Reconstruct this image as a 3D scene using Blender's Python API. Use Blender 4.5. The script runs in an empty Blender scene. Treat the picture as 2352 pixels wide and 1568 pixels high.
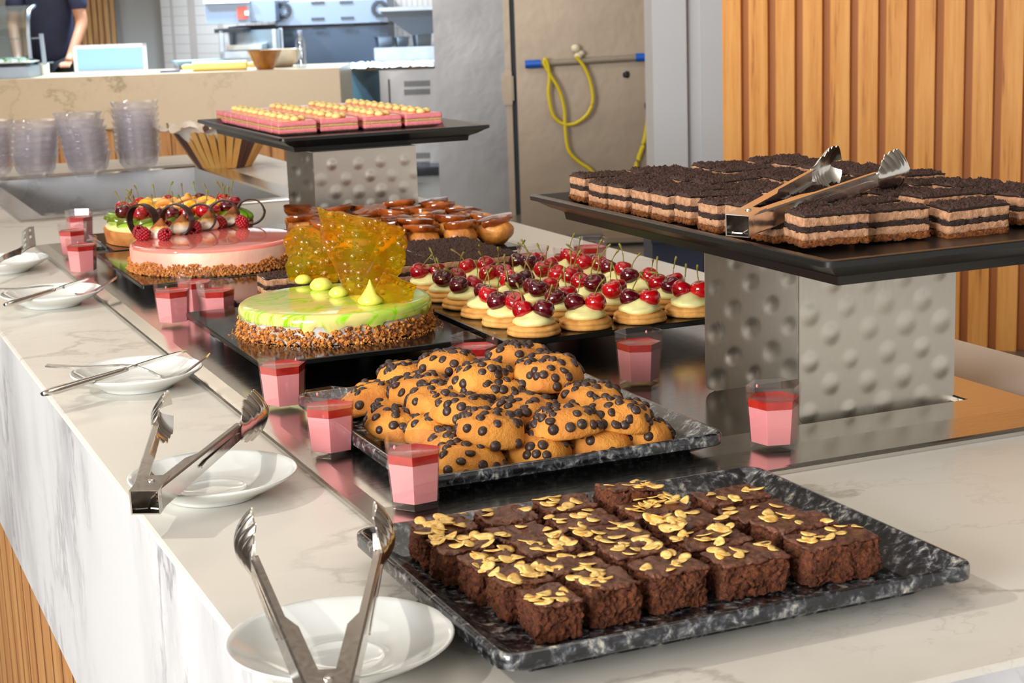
import bpy, bmesh, math, random
from mathutils import Vector, Matrix, noise
sc = bpy.context.scene
COL = sc.collection
PI = math.pi
rnd = random.Random(7)

# ------------------------------------------------------------------ camera
CT = 0.9                                  # height of the counter top above the floor
FW = Vector((0.38487393, 0.90113628, -0.19956317))
RT = Vector((0.91636608, -0.39889863, -0.03395726))
UP = Vector((0.11020559, 0.16980365, 0.9792964))
FPX = 3886.0
CAM = Vector((0, 0, CT + 0.447))
cd = bpy.data.cameras.new('camera')
cam = bpy.data.objects.new('camera', cd)
COL.objects.link(cam)
cam.matrix_world = Matrix(((RT.x, UP.x, -FW.x, CAM.x), (RT.y, UP.y, -FW.y, CAM.y), (RT.z, UP.z, -FW.z, CAM.z), (0, 0, 0, 1)))
cd.sensor_width = 36
cd.lens = 36 * FPX / 2352
cd.clip_start = 0.05
cd.clip_end = 60
cd.dof.use_dof = True
cd.dof.focus_distance = 1.75
cd.dof.aperture_fstop = 20
sc.camera = cam
# ------------------------------------------------------------------ view and world
sc.view_settings.view_transform = 'Standard'
sc.view_settings.look = 'None'
sc.view_settings.gamma = 1
sc.view_settings.use_curve_mapping = False
sc.view_settings.exposure = 0.0
sc.cycles.use_denoising = True
sc.cycles.max_bounces = 10
sc.cycles.transparent_max_bounces = 40
sc.cycles.transmission_bounces = 10
sc.cycles.caustics_reflective = False
sc.cycles.caustics_refractive = False
sc.cycles.sample_clamp_indirect = 6
w = bpy.data.worlds.new('room_daylight')
sc.world = w
w.use_nodes = True
w.node_tree.nodes['Background'].inputs[0].default_value = (1.0, 0.96, 0.9, 1)
w.node_tree.nodes['Background'].inputs[1].default_value = 0.8


def lamp(name, kind, loc, target, energy, color, size=0.5, size_y=None, spot=None, blend=0.3):
    l = bpy.data.lights.new(name, kind)
    l.energy = energy
    l.color = color
    if kind == 'AREA':
        l.shape = 'RECTANGLE'
        l.size = size
        l.size_y = size_y or size
    else:
        l.shadow_soft_size = size
    if spot:
        l.spot_size = spot
        l.spot_blend = blend
    o = bpy.data.objects.new(name, l)
    COL.objects.link(o)
    o.location = loc
    o.rotation_euler = (Vector(target) - Vector(loc)).to_track_quat('-Z', 'Y').to_euler()
    return o


# the spotlight over the buffet (back left), soft ceiling lights, cool kitchen lights, window light from the left, added hall and ceiling fills
lamp('buffet_spotlight', 'SPOT', (-1.75, 2.15, 3.05), (0.75, 1.55, 0.9), 150, (1.0, 0.94, 0.84), 0.05, spot=1.5, blend=0.6)
lamp('ceiling_light', 'AREA', (0.9, 2.2, 3.15), (0.9, 2.2, 0), 16, (1.0, 0.92, 0.82), 1.6, 2.4)
lamp('window_light', 'AREA', (-4.3, -1.3, 2.0), (0.6, 1.9, 0.95), 470, (0.97, 0.98, 1.0), 2.8, 1.9)
for kx_, ky_, e_ in ((3.0, 13.4, 300), (1.9, 13.3, 300), (4.6, 12.3, 200)):
    lamp('kitchen_downlight', 'SPOT', (kx_, ky_, 3.2), (kx_, ky_ + .2, 0), e_ * 2.2, (0.66, 0.84, 1.0), 0.10, spot=2.4, blend=0.6)
lamp('added_hall_fill', 'AREA', (1.9, 5.2, 3.15), (4.2, 6.2, 1.0), 60, (1.0, 0.95, 0.88), 1.2, 1.2)  # added fill lamp, brightens the timber wall and the column
lamp('added_hall_fill', 'AREA', (0.6, 8.6, 3.1), (2.4, 12.0, 0.6), 150, (1.0, 0.93, 0.82), 1.2, 1.2)  # added warm fill for the front of the back counter
for lx_, ly_ in ((-0.5, 6.0), (1.0, 9.5), (3.2, 9.0)):
    lamp('added_uplight', 'AREA', (lx_, ly_, 2.75), (lx_, ly_, 5), 42, (1.0, 0.95, 0.88), 1.4, 1.4)  # added lamps that brighten the ceiling mirrored in the plate rim


# ------------------------------------------------------------------ measuring helpers (the camera is fixed)
def ray(px, py):
    return FW + RT * ((px - 1176) / FPX) - UP * ((py - 784) / FPX)


def at(px, py, z=0.0):
    d = ray(px, py)
    return CAM + d * ((CT + z - CAM.z) / d.z)


E2 = Vector((FW.x, FW.y, 0)).normalized()
E1 = Vector((E2.y, -E2.x, 0))
YAW = math.atan2(E1.y, E1.x)


def K(px, py, D):
    """the point at depth D (metres along the hall) seen at a pixel of the photograph"""
    d = ray(px, py)
    return CAM + d * (D / d.dot(E2))


# ------------------------------------------------------------------ mesh builder
def fbm(p, s=1.0, o=3):
    return noise.fractal(Vector(p) * s, 0.8, 2.0, o)


class MB:
    def __init__(self):
        self.v, self.f, self.m = [], [], []

    def add(self, vs, fs, mi=0):
        b = len(self.v)
        self.v += [tuple(p) for p in vs]
        self.f += [tuple(b + i for i in q) for q in fs]
        self.m += [mi] * len(fs)
        return self

    def loft(self, rings, cap0=True, cap1=True, mi=0, closed=True):
        n = len(rings[0])
        vs = [p for r in rings for p in r]
        fs = []
        for i in range(len(rings) - 1):
            for j in range(n if closed else n - 1):
                k = (j + 1) % n
                fs.append((i * n + j, i * n + k, (i + 1) * n + k, (i + 1) * n + j))
        if cap0:
            fs.append(tuple(reversed(range(n))))
        if cap1:
            fs.append(tuple((len(rings) - 1) * n + j for j in range(n)))
        return self.add(vs, fs, mi)

    def lathe(self, prof, n=32, cap0=True, cap1=True, mi=0, c=(0, 0, 0), fn=None):
        rings = []
        for r, z in prof:
            ring = []
            for j in range(n):
                a = 2 * PI * j / n
                p = Vector((c[0] + r * math.cos(a), c[1] + r * math.sin(a), c[2] + z))
                ring.append(fn(p, a, r, z) if fn else p)
            rings.append(ring)
        return self.loft(rings, cap0, cap1, mi)

    def box(self, c, s, mi=0, rz=0):
        hx, hy, hz = s[0] / 2, s[1] / 2, s[2] / 2
        ca, sa = math.cos(rz), math.sin(rz)
        vs = []
        for z in (-hz, hz):
            for x, y in ((-hx, -hy), (hx, -hy), (hx, hy), (-hx, hy)):
                vs.append((c[0] + x * ca - y * sa, c[1] + x * sa + y * ca, c[2] + z))
        return self.add(vs, [(3, 2, 1, 0), (4, 5, 6, 7), (0, 1, 5, 4), (1, 2, 6, 5), (2, 3, 7, 6), (3, 0, 4, 7)], mi)

    def rbox(self, c, s, n=(6, 6, 6), r=0.002, fn=None, mi=0):
        """a rounded box on a lattice, each point moved by fn"""
        idx, vs, fs = {}, [], []
        h = [s[i] / 2 for i in range(3)]

        def V(i, j, k):
            t = (i, j, k)
            if t not in idx:
                p = Vector([(-1 + 2 * t[a] / n[a]) * h[a] for a in range(3)])
                q = Vector([max(-h[a] + r, min(h[a] - r, p[a])) for a in range(3)])
                d = p - q
                if d.length > 1e-9:
                    p = q + d.normalized() * r
                p += Vector(c)
                if fn:
                    p = fn(p)
                idx[t] = len(vs)
                vs.append(p)
            return idx[t]
        for a, b, cc in ((0, 1, 2), (1, 2, 0), (2, 0, 1)):
            for side in (0, n[cc]):
                for i in range(n[a]):
                    for j in range(n[b]):
                        q = []
                        for di, dj in ((0, 0), (1, 0), (1, 1), (0, 1)):
                            t = [0, 0, 0]
                            t[a], t[b], t[cc] = i + di, j + dj, side
                            q.append(V(*t))
                        fs.append(tuple(q) if side else tuple(reversed(q)))
        return self.add(vs, fs, mi)

    def tube(self, pts, rad, n=8, mi=0, flat=1.0):
        pts = [Vector(p) for p in pts]
        rings = []
        up = Vector((0, 0, 1))
        for i, p in enumerate(pts):
            t = (pts[min(i + 1, len(pts) - 1)] - pts[max(i - 1, 0)]).normalized()
            if abs(t.dot(up)) > 0.95:
                s = t.cross(Vector((1, 0, 0))).normalized()
            else:
                s = t.cross(up).normalized()
            u = s.cross(t)
            r = rad[i] if isinstance(rad, (list, tuple)) else rad
            rings.append([p + s * (r * math.cos(2 * PI * j / n)) + u * (r * flat * math.sin(2 * PI * j / n)) for j in range(n)])
        return self.loft(rings, True, True, mi)

    def ball(self, c, r, n=14, m=9, fn=None, mi=0):
        """r may be a triple"""
        if not isinstance(r, (tuple, list)):
            r = (r, r, r)
        rings = []
        for i in range(m + 1):
            b = -PI / 2 + PI * (0.04 + 0.92 * i / m)
            ring = []
            for j in range(n):
                a = 2 * PI * j / n
                p = Vector((r[0] * math.cos(b) * math.cos(a), r[1] * math.cos(b) * math.sin(a), r[2] * math.sin(b)))
                if fn:
                    p = fn(p)
                ring.append(p + Vector(c))
            rings.append(ring)
        return self.loft(rings, True, True, mi)

    def strip(self, path, widths, thick, side, mi=0):
        """a flat bar along path; side = width direction"""
        rings = []
        side = Vector(side).normalized()
        pts = [Vector(p) for p in path]
        for i, p in enumerate(pts):
            t = (pts[min(i + 1, len(pts) - 1)] - pts[max(i - 1, 0)]).normalized()
            nrm = side.cross(t).normalized() * (thick / 2)
            wv = side * ((widths[i] if isinstance(widths, (list, tuple)) else widths) / 2)
            rings.append([p - wv - nrm, p + wv - nrm, p + wv + nrm, p - wv + nrm])
        return self.loft(rings, True, True, mi)

    def rrect(self, w_, d_, rad, prof, n=6, c=(0, 0), cap0=True, cap1=True, mi=0):
        """stack of rounded rectangles; prof = [(inset, z)]"""
        rings = []
        for ins, z in prof:
            hx, hy = w_ / 2 - ins, d_ / 2 - ins
            r = max(rad - ins, 0.0008)
            ring = []
            for q, (sx, sy) in enumerate(((1, 1), (-1, 1), (-1, -1), (1, -1))):
                for k in range(n + 1):
                    a = q * PI / 2 + k / n * PI / 2
                    ring.append((c[0] + sx * (hx - r) + r * math.cos(a), c[1] + sy * (hy - r) + r * math.sin(a), z))
            rings.append(ring)
        return self.loft(rings, cap0, cap1, mi)

    def build(self, name, mat, parent=None, loc=None, smooth=True, angle=38):
        me = bpy.data.meshes.new(name)
        me.from_pydata(self.v, [], self.f)
        ms = mat if isinstance(mat, (list, tuple)) else [mat]
        for x in ms:
            me.materials.append(x)
        if len(ms) > 1:
            me.polygons.foreach_set('material_index', self.m)
        if smooth:
            me.polygons.foreach_set('use_smooth', [True] * len(me.polygons))
            if angle < 180:
                me.set_sharp_from_angle(angle=math.radians(angle))
        me.update()
        o = bpy.data.objects.new(name, me)
        COL.objects.link(o)
        if parent:
            o.parent = parent
        if loc is not None:
            o.location = loc
        return o


def tag(o, label, cat, group=None, kind=None):
    o['label'] = label
    o['category'] = cat
    if group:
        o['group'] = group
    if kind:
        o['kind'] = kind
    return o


def thing(name, label, cat, loc=(0, 0, 0), rz=0.0, group=None, rot=None):
    o = bpy.data.objects.new(name, None)
    COL.objects.link(o)
    o.empty_display_size = 0.02
    o.location = loc
    o.rotation_euler = rot if rot else (0, 0, rz)
    return tag(o, label, cat, group)


def structure(o):
    o['kind'] = 'structure'
    return o


def link_part(proto, name, parent, loc=(0, 0, 0), rot=(0, 0, 0), scale=None, mat=None):
    """another object on the same mesh, as a part of parent"""
    o = bpy.data.objects.new(name, proto)
    COL.objects.link(o)
    o.parent = parent
    o.location = loc
    o.rotation_euler = rot
    if scale:
        o.scale = scale
    if mat:
        o.material_slots[0].link = 'OBJECT'
        o.material_slots[0].material = mat
    return o


def dup(root, loc, rot, label, group=None):
    r = root.copy()
    COL.objects.link(r)
    r.location = loc
    r.rotation_euler = rot
    r['label'] = label
    if group:
        r['group'] = group
    for ch in root.children:
        c = ch.copy()
        COL.objects.link(c)
        c.parent = r
        for g in ch.children:
            d = g.copy()
            COL.objects.link(d)
            d.parent = c
    return r


ORD = ['first', 'second', 'third', 'fourth', 'fifth', 'sixth', 'seventh', 'eighth', 'ninth', 'tenth', 'eleventh', 'twelfth']


# ------------------------------------------------------------------ materials
def S(r, g, b):
    f = lambda c: (c / 255 / 12.92) if c / 255 <= 0.04045 else ((c / 255 + 0.055) / 1.055) ** 2.4
    return (f(r), f(g), f(b), 1)


class NT:
    def __init__(self, name):
        self.mat = bpy.data.materials.new(name)
        self.mat.use_nodes = True
        self.t = self.mat.node_tree
        self.b = self.t.nodes['Principled BSDF']
        self.out = self.t.nodes['Material Output']

    def n(self, kind, **kw):
        x = self.t.nodes.new('ShaderNode' + kind)
        for k, v in kw.items():
            setattr(x, k, v)
        return x

    def l(self, a, b):
        self.t.links.new(a, b)

    def coord(self, scale=(1, 1, 1), rot=(0, 0, 0), vary=True):
        tc = self.n('TexCoord')
        mp = self.n('Mapping')
        mp.inputs['Scale'].default_value = scale
        mp.inputs['Rotation'].default_value = rot
        if vary:
            oi = self.n('ObjectInfo')
            ad = self.n('VectorMath', operation='MULTIPLY_ADD')
            self.l(oi.outputs['Location'], ad.inputs[0])
            ad.inputs[1].default_value = (3.7, 5.3, 4.1)
            self.l(tc.outputs['Object'], ad.inputs[2])
            self.l(ad.outputs[0], mp.inputs['Vector'])
        else:
            self.l(tc.outputs['Object'], mp.inputs['Vector'])
        return mp.outputs[0]

    def noise(self, vec, scale, detail=4, rough=0.55):
        x = self.n('TexNoise')
        x.inputs['Scale'].default_value = scale
        x.inputs['Detail'].default_value = detail
        x.inputs['Roughness'].default_value = rough
        self.l(vec, x.inputs['Vector'])
        return x.outputs['Fac']

    def voro(self, vec, scale, out='Distance', feature='F1'):
        x = self.n('TexVoronoi', feature=feature)
        x.inputs['Scale'].default_value = scale
        self.l(vec, x.inputs['Vector'])
        return x.outputs[out]

    def ramp(self, fac, stops, interp='LINEAR'):
        x = self.n('ValToRGB')
        x.color_ramp.interpolation = interp
        el = x.color_ramp.elements
        while len(el) < len(stops):
            el.new(0.5)
        for e, (p, c) in zip(el, stops):
            e.position = p
            e.color = c if len(c) == 4 else (*c, 1)
        self.l(fac, x.inputs[0])
        return x.outputs[0]

    def rng(self, val, a, b, c, d):
        x = self.n('MapRange')
        for i, v in zip((1, 2, 3, 4), (a, b, c, d)):
            x.inputs[i].default_value = v
        self.l(val, x.inputs[0])
        return x.outputs[0]

    def math(self, op, a, b=None):
        x = self.n('Math', operation=op)
        for i, v in enumerate((a, b)):
            if v is None:
                continue
            if isinstance(v, (int, float)):
                x.inputs[i].default_value = v
            else:
                self.l(v, x.inputs[i])
        return x.outputs[0]

    def mix(self, fac, a, b):
        x = self.n('Mix', data_type='RGBA')
        for i, v in ((0, fac), (6, a), (7, b)):
            if isinstance(v, (int, float)):
                x.inputs[i].default_value = v
            elif isinstance(v, tuple):
                x.inputs[i].default_value = v
            else:
                self.l(v, x.inputs[i])
        return x.outputs[2]

    def bump(self, h, dist, strength=1.0):
        x = self.n('Bump')
        x.inputs['Strength'].default_value = strength
        x.inputs['Distance'].default_value = dist
        self.l(h, x.inputs['Height'])
        self.l(x.outputs[0], self.b.inputs['Normal'])
        return x

    def set(self, **kw):
        names = dict(col='Base Color', rough='Roughness', metal='Metallic', trans='Transmission Weight', ior='IOR', coat='Coat Weight', coatr='Coat Roughness',
                     sss='Subsurface Weight', sssr='Subsurface Radius', ssss='Subsurface Scale', spec='Specular IOR Level', aniso='Anisotropic', emit='Emission Color', emits='Emission Strength', alpha='Alpha')
        for k, v in kw.items():
            i = self.b.inputs[names[k]]
            if hasattr(v, 'is_linked') or hasattr(v, 'links'):
                self.l(v, i)
            else:
                i.default_value = v
        return self


def P(name, col, rough=0.5, col2=None, ns=40, bump=None, vscale=(1, 1, 1), lo=0.35, hi=0.65, **kw):
    m = NT(name)
    if col2 or bump:
        v = m.coord(vscale)
    if col2:
        m.set(col=m.ramp(m.noise(v, ns, 5), [(lo, col), (hi, col2)]))
    else:
        m.set(col=col)
    if bump:
        m.bump(m.noise(v, bump[0], 5, 0.65), bump[1])
    m.set(rough=rough, **kw)
    return m.mat


def clear(name, tint, gloss=0.12, rough=0.02, edge=0.55, haze=0.015):
    """thin clear plastic or glass: mostly see-through, glossier towards the edges"""
    m = NT(name)
    tr = m.n('BsdfTransparent')
    tr.inputs[0].default_value = tint
    gl = m.n('BsdfGlossy')
    gl.inputs['Roughness'].default_value = rough
    gl.inputs['Color'].default_value = (1, 1, 1, 1)
    lw = m.n('LayerWeight')
    lw.inputs[0].default_value = 0.35
    f = m.rng(lw.outputs['Facing'], 0, 1, gloss, edge)
    mx = m.n('MixShader')
    m.l(f, mx.inputs[0])
    m.l(tr.outputs[0], mx.inputs[1])
    m.l(gl.outputs[0], mx.inputs[2])
    df = m.n('BsdfTranslucent')
    df.inputs[0].default_value = (.9, .88, .95, 1)
    d2 = m.n('BsdfDiffuse')
    d2.inputs[0].default_value = (.9, .88, .95, 1)
    ad = m.n('MixShader')
    m.l(df.outputs[0], ad.inputs[1])
    m.l(d2.outputs[0], ad.inputs[2])
    m2 = m.n('MixShader')
    m2.inputs[0].default_value = haze
    m.l(mx.outputs[0], m2.inputs[1])
    m.l(ad.outputs[0], m2.inputs[2])
    m.l(m2.outputs[0], m.out.inputs['Surface'])
    return m.mat


def marble(name, base, vein, rot, scale, vs, cloud, amt, mk=(.47, .62), sf=(.5, .72), vw=.022):
    m = NT(name)
    v = m.coord(scale, rot, vary=False)
    n1 = m.noise(v, vs, 7, 0.62)
    ridge = m.rng(m.math('ABSOLUTE', m.math('SUBTRACT', n1, 0.5)), 0.0, vw, 1, 0)
    mask = m.rng(m.noise(v, vs * 0.45, 2), mk[0], mk[1], 0, 1)
    n2 = m.noise(v, vs * 2.6, 6, 0.6)
    fine = m.rng(m.math('ABSOLUTE', m.math('SUBTRACT', n2, 0.52)), 0.0, 0.012, 0.5, 0)
    soft = m.rng(m.noise(v, vs * 1.1, 6, 0.6), sf[0], sf[1], 0, cloud)
    f = m.math('MAXIMUM', m.math('MULTIPLY', m.math('MAXIMUM', ridge, m.math('MULTIPLY', fine, 0.8)), mask), m.math('MULTIPLY', soft, mask))
    m.set(col=m.mix(m.math('MULTIPLY', f, amt), base, vein), rough=0.3, spec=0.4)
    return m.mat


def steel(name, col, rough, brush=(1, 1, 60), bs=18, bd=0.0004, rv=0.1):
    m = NT(name)
    v = m.coord(brush, vary=False)
    n = m.noise(v, bs, 4)
    m.set(col=col, metal=1.0, rough=m.rng(n, 0.3, 0.7, rough, rough + rv))
    m.bump(n, bd, 0.35)
    return m.mat


def wood(name, a, b, c, sx=26, sz=1.3):
    m = NT(name)
    v = m.coord((sx, sx, sz), vary=False)
    n = m.noise(v, 1.4, 6, 0.6)
    n2 = m.noise(v, 6, 3, 0.6)
    f = m.math('ADD', m.math('MULTIPLY', n, 0.75), m.math('MULTIPLY', n2, 0.25))
    m.set(col=m.ramp(f, [(0.3, c), (0.42, b), (0.6, a)]), rough=0.5, spec=0.3)
    return m.mat


MARBLE = marble('white_marble', S(222, 217, 207), S(150, 140, 126), (0, 0, 0.6), (1, 1.5, 1), 2.1, 0.5, 0.6)
MARBLE_SIDE = marble('white_marble_side', S(222, 222, 222), S(140, 138, 140), (0.5, 0, 0), (1, 2.3, 1.1), 2.2, 0.85, 0.75, (.40, .56), (.42, .62), .03)
MARBLE_FAR = marble('cream_marble', S(205, 184, 156), S(150, 132, 100), (0, 0.5, 0), (1, 1, 1.4), 1.6, 0.2, 0.8)
STEEL = steel('brushed_steel', (0.66, 0.63, 0.58, 1), 0.17, (4, 60, 4), 12, 0.00006)
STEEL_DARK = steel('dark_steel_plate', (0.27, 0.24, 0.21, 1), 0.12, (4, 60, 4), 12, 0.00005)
STEEL_RISER = steel('satin_steel', (0.66, 0.62, 0.55, 1), 0.34, (60, 60, 3), 20, 0.0002, 0.12)
STEEL_CUT = steel('polished_steel', (0.72, 0.69, 0.65, 1), 0.14, (10, 10, 10), 20, 0.0001)
STEEL_DOOR = steel('fridge_steel', (0.42, 0.34, 0.26, 1), 0.42, (1, 1, 1), 3, 0.012, 0.1)
STEEL_DOOR2 = steel('fridge_side_steel', (0.29, 0.285, 0.285, 1), 0.36, (1, 1, 1), 3, 0.012, 0.12)
STEEL_KIT = steel('kitchen_steel', (0.36, 0.41, 0.47, 1), 0.35, (2, 2, 2), 6, 0.002)
WOOD = wood('golden_slat_wood', S(232, 168, 92), S(218, 148, 72), S(140, 76, 30))
GROOVE = P('dark_groove', S(104, 62, 30), 0.7)
GROOVE2 = P('wall_groove', S(182, 116, 58), 0.6)
WOOD_LOW = wood('counter_slat_wood', S(196, 146, 92), S(176, 122, 72), S(96, 58, 28))
WHITE_PORC = P('white_porcelain', S(234, 237, 234), 0.1, coat=0.3)
BLACK_PLASTIC = P('black_melamine', S(24, 23, 22), 0.28, bump=(260, 0.00008))


# ================================================================== THE SETTING
def slab(name, pts, z0, z1, mat):
    b = MB()
    b.loft([[(x, y, z0) for x, y in pts], [(x, y, z1) for x, y in pts]])
    return structure(b.build(name, mat, smooth=False))


def kit(X, D, z=0.0):
    """kitchen frame: X to the right, D away from the camera"""
    return Vector((E1.x * X + E2.x * D, E1.y * X + E2.y * D, z))


def kbox(b, X0, X1, D0, D1, z0, z1, mi=0):
    c = kit((X0 + X1) / 2, (D0 + D1) / 2, (z0 + z1) / 2)
    return b.box(c, (abs(X1 - X0), abs(D1 - D0), abs(z1 - z0)), mi, YAW)


FLOOR_MAT = P('grey_floor_tile', S(92, 84, 76), 0.3, S(110, 102, 92), 2)
slab('floor', [(-6, -3), (11, -3), (11, 20), (-6, 20)], -0.1, 0.0, FLOOR_MAT)
PLASTER = P('white_plaster', S(206, 202, 196), 0.8)
GREYWALL = P('grey_plaster', S(170, 162, 152), 0.8)
slab('wall_left', [(-6.2, -2), (-6, -2), (-6, 20), (-6.2, 20)], 0, 3.25, GREYWALL)
slab('ceiling', [(-6, -3), (11, -3), (11, 20), (-6, 20)], 3.25, 3.35, P('ceiling_paint', S(206, 198, 188), 0.9))
b = MB()
kbox(b, -6, 9, 17.4, 17.6, 0, 3.25)
structure(b.build('wall_back', PLASTER, smooth=False))
# panel of vertical timber behind the person, beside the tiled wall
b = MB()
for i in range(18):
    X = K(246, 0, 16.6).dot(E1) - 0.05 - i * 0.058
    kbox(b, X, X + 0.042, 16.9, 16.94, 0.0, 3.2)
kbox(b, K(0, 0, 16.6).dot(E1), K(246, 0, 16.95).dot(E1), 16.95, 17.0, 0, 3.2)
structure(b.build('wall_timber', WOOD_LOW, smooth=False))
m = NT('glazed_wall_tile')
v = m.coord((1, 1, 1), vary=False)
br = m.n('TexBrick')
br.offset = 0
br.inputs['Scale'].default_value = 1
br.inputs['Color1'].default_value = S(198, 188, 182)
br.inputs['Color2'].default_value = S(194, 184, 177)
br.inputs['Mortar'].default_value = S(170, 158, 150)
br.inputs['Brick Width'].default_value = 0.035
br.inputs['Row Height'].default_value = 0.085
br.inputs['Mortar Size'].default_value = 0.004
sx = m.n('SeparateXYZ')
cx = m.n('CombineXYZ')
m.l(v, sx.inputs[0])
ad = m.math('ADD', m.math('MULTIPLY', sx.outputs[0], 1.0), m.math('MULTIPLY', sx.outputs[1], 0.45))
m.l(ad, cx.inputs[0])
m.l(sx.outputs[2], cx.inputs[1])
m.l(cx.outputs[0], br.inputs['Vector'])
m.set(col=br.outputs[0], rough=0.25)
b = MB()
X0, X1 = K(348, 0, 15.8).dot(E1), K(1010, 0, 15.8).dot(E1)
ringA, ringB = [], []
for i in range(17):
    t = i / 16
    X = X0 + (X1 - X0) * t
    D = 16.2 - 0.9 * math.sin(min(t * 2.2, 1) * PI / 2)
    ringA.append(kit(X, D, 0))
    ringB.append(kit(X, D, 3.2))
back = [kit(X1, 16.4, 0), kit(X0, 16.4, 0)]
b.loft([ringA + back, ringB + [p + Vector((0, 0, 3.2)) for p in back]])
structure(b.build('wall_tiled', m.mat, angle=30))

# slatted timber wall on the right
P0, P1 = K(1662, 200, 6.55), K(2560, 200, 6.0)
dirw = Vector((P1.x - P0.x, P1.y - P0.y, 0))
LW = dirw.length
dirw.normalize()
angw = math.atan2(dirw.y, dirw.x)
nw = Vector((dirw.y, -dirw.x, 0))
b = MB()
x = 0.0
i = 0
while x < LW:
    wd = 0.072
    p = Vector((P0.x, P0.y, 0)) + dirw * (x + wd / 2)
    b.box((p.x, p.y, 1.6), (wd, 0.03, 3.2), 0, angw)
    p2 = p + dirw * 0.062 - nw * 0.016
    b.box((p2.x, p2.y, 1.6), (0.05, 0.006, 3.2), 1, angw)
    x += 0.1035
    i += 1
p = Vector((P0.x, P0.y, 0)) + dirw * (LW / 2) - nw * 0.05
b.box((p.x, p.y, 1.6), (LW, 0.05, 3.2), 0, angw)
structure(b.build('wall_right', [WOOD, GROOVE2], smooth=False))
# pale column between the slatted wall and the cold room
b = MB()
xa, xb, xc, xd = [K(px, 200, 7.4).dot(E1) for px in (1500, 1578, 1614, 1700)]
kbox(b, xa, xb, 7.4, 7.8, 0, 3.2)
kbox(b, xb - 0.001, xc, 7.44, 7.8, 0, 3.2)
kbox(b, xc - 0.001, xd, 7.42, 7.8, 0, 3.2)
structure(b.build('wall_column', P('column_paint', S(196, 200, 204), 0.45), smooth=False))

# ================================================================== COUNTER
XL, XR, YF, YB = 0.262, 1.353, 0.849, 5.25
PX0, PX1, PY0, PY1 = 0.52, 1.09, 3.86, 4.80
ctr = thing('buffet_counter', 'long buffet counter with veined white marble top over a vertical timber slat base', 'counter', (0, 0, 0))
b = MB()
rings = []
for ins, z in ((0.0, -0.356), (0.0, -0.004), (0.0012, -0.0012), (0.004, 0.0)):
    rings.append([(x, y, CT + z) for x, y in ((XL + ins, YF + ins), (XR - ins, YF + ins), (XR - ins, YB - ins), (XL + ins, YB - ins))])
b.loft(rings[:2], False, False, 1)
b.loft(rings[1:], False, False, 0)
xs = [XL + 0.004, PX0, PX1, XR - 0.004]
ys = [YF + 0.004, PY0, PY1, YB - 0.004]
for i in range(3):
    for j in range(3):
        if (i, j) != (1, 1):
            b.add([(xs[i], ys[j], CT), (xs[i + 1], ys[j], CT), (xs[i + 1], ys[j + 1], CT), (xs[i], ys[j + 1], CT)], [(0, 1, 2, 3)])
zb_ = CT - .356
b.add([(x_, y_, zb_) for y_ in (YF, PY0, PY1, YB) for x_ in (XL, PX0, PX1, XR)], [(j_ * 4 + i_ + 4, j_ * 4 + i_ + 5, j_ * 4 + i_ + 1, j_ * 4 + i_) for j_ in range(3) for i_ in range(3) if (i_, j_) != (1, 1)], 1)
b.loft([[(x_, y_, z_) for x_, y_ in ((PX0, PY0), (PX0, PY1), (PX1, PY1), (PX1, PY0))] for z_ in (zb_, CT)], False, False, 1)
b.build('marble_worktop', [MARBLE, MARBLE_SIDE], ctr, smooth=False)
b = MB()
y = YF + 0.05
while y < YB - 0.06:
    b.box((XL + 0.03, y, 0.272), (0.03, 0.084, 0.544))
    b.box((XL + 0.0305, y + 0.05, 0.272), (0.030, 0.016, 0.543), 1)
    y += 0.1
x = XL + 0.1
while x < XR - 0.06:
    b.box((x, YF + 0.03, 0.272), (0.088, 0.02, 0.544))
    x += 0.098
b.box(((XL + XR) / 2, (YF + YB) / 2, 0.272), (XR - XL - 0.08, YB - YF - 0.08, 0.543))
b.build('slat_base', [WOOD_LOW, GROOVE], ctr, smooth=False)

# stainless serving plate let into the counter
pl = thing('serving_plate', 'large brushed stainless steel serving plate set in the counter top', 'hot plate', (0, 0, CT))
A0, A1, B0, B1 = 0.436, 1.197, 1.306, 3.36
b = MB()


def rect(x0, x1, y0, y1, z):
    return [(x0, y0, z), (x1, y0, z), (x1, y1, z), (x0, y1, z)]


R0 = (0.512, 1.136, 1.425, 3.25)
b.loft([rect(A0, A1, B0, B1, 0.0), rect(A0, A1, B0, B1, 0.004), rect(A0 + .002, A1 - .002, B0 + .002, B1 - .002, 0.0058), rect(A0 + .006, A1 - .004, B0 + .006, B1 - .006, 0.0066),
        rect(A0 + .02, A1 - .004, B0 + .06, B1 - .02, 0.009), rect(R0[0], R0[1], R0[2], R0[3], 0.009), rect(R0[0] + .002, R0[1] - .002, R0[2] + .002, R0[3] - .002, 0.0075),
        rect(R0[0] + .003, R0[1] - .003, R0[2] + .003, R0[3] - .003, 0.003)], True, False)
b.build('plate_rim', STEEL, pl, smooth=False)
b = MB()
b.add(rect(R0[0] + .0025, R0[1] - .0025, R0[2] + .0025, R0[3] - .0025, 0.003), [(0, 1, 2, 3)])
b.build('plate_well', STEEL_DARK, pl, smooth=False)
PZ = CT + 0.003

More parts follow.
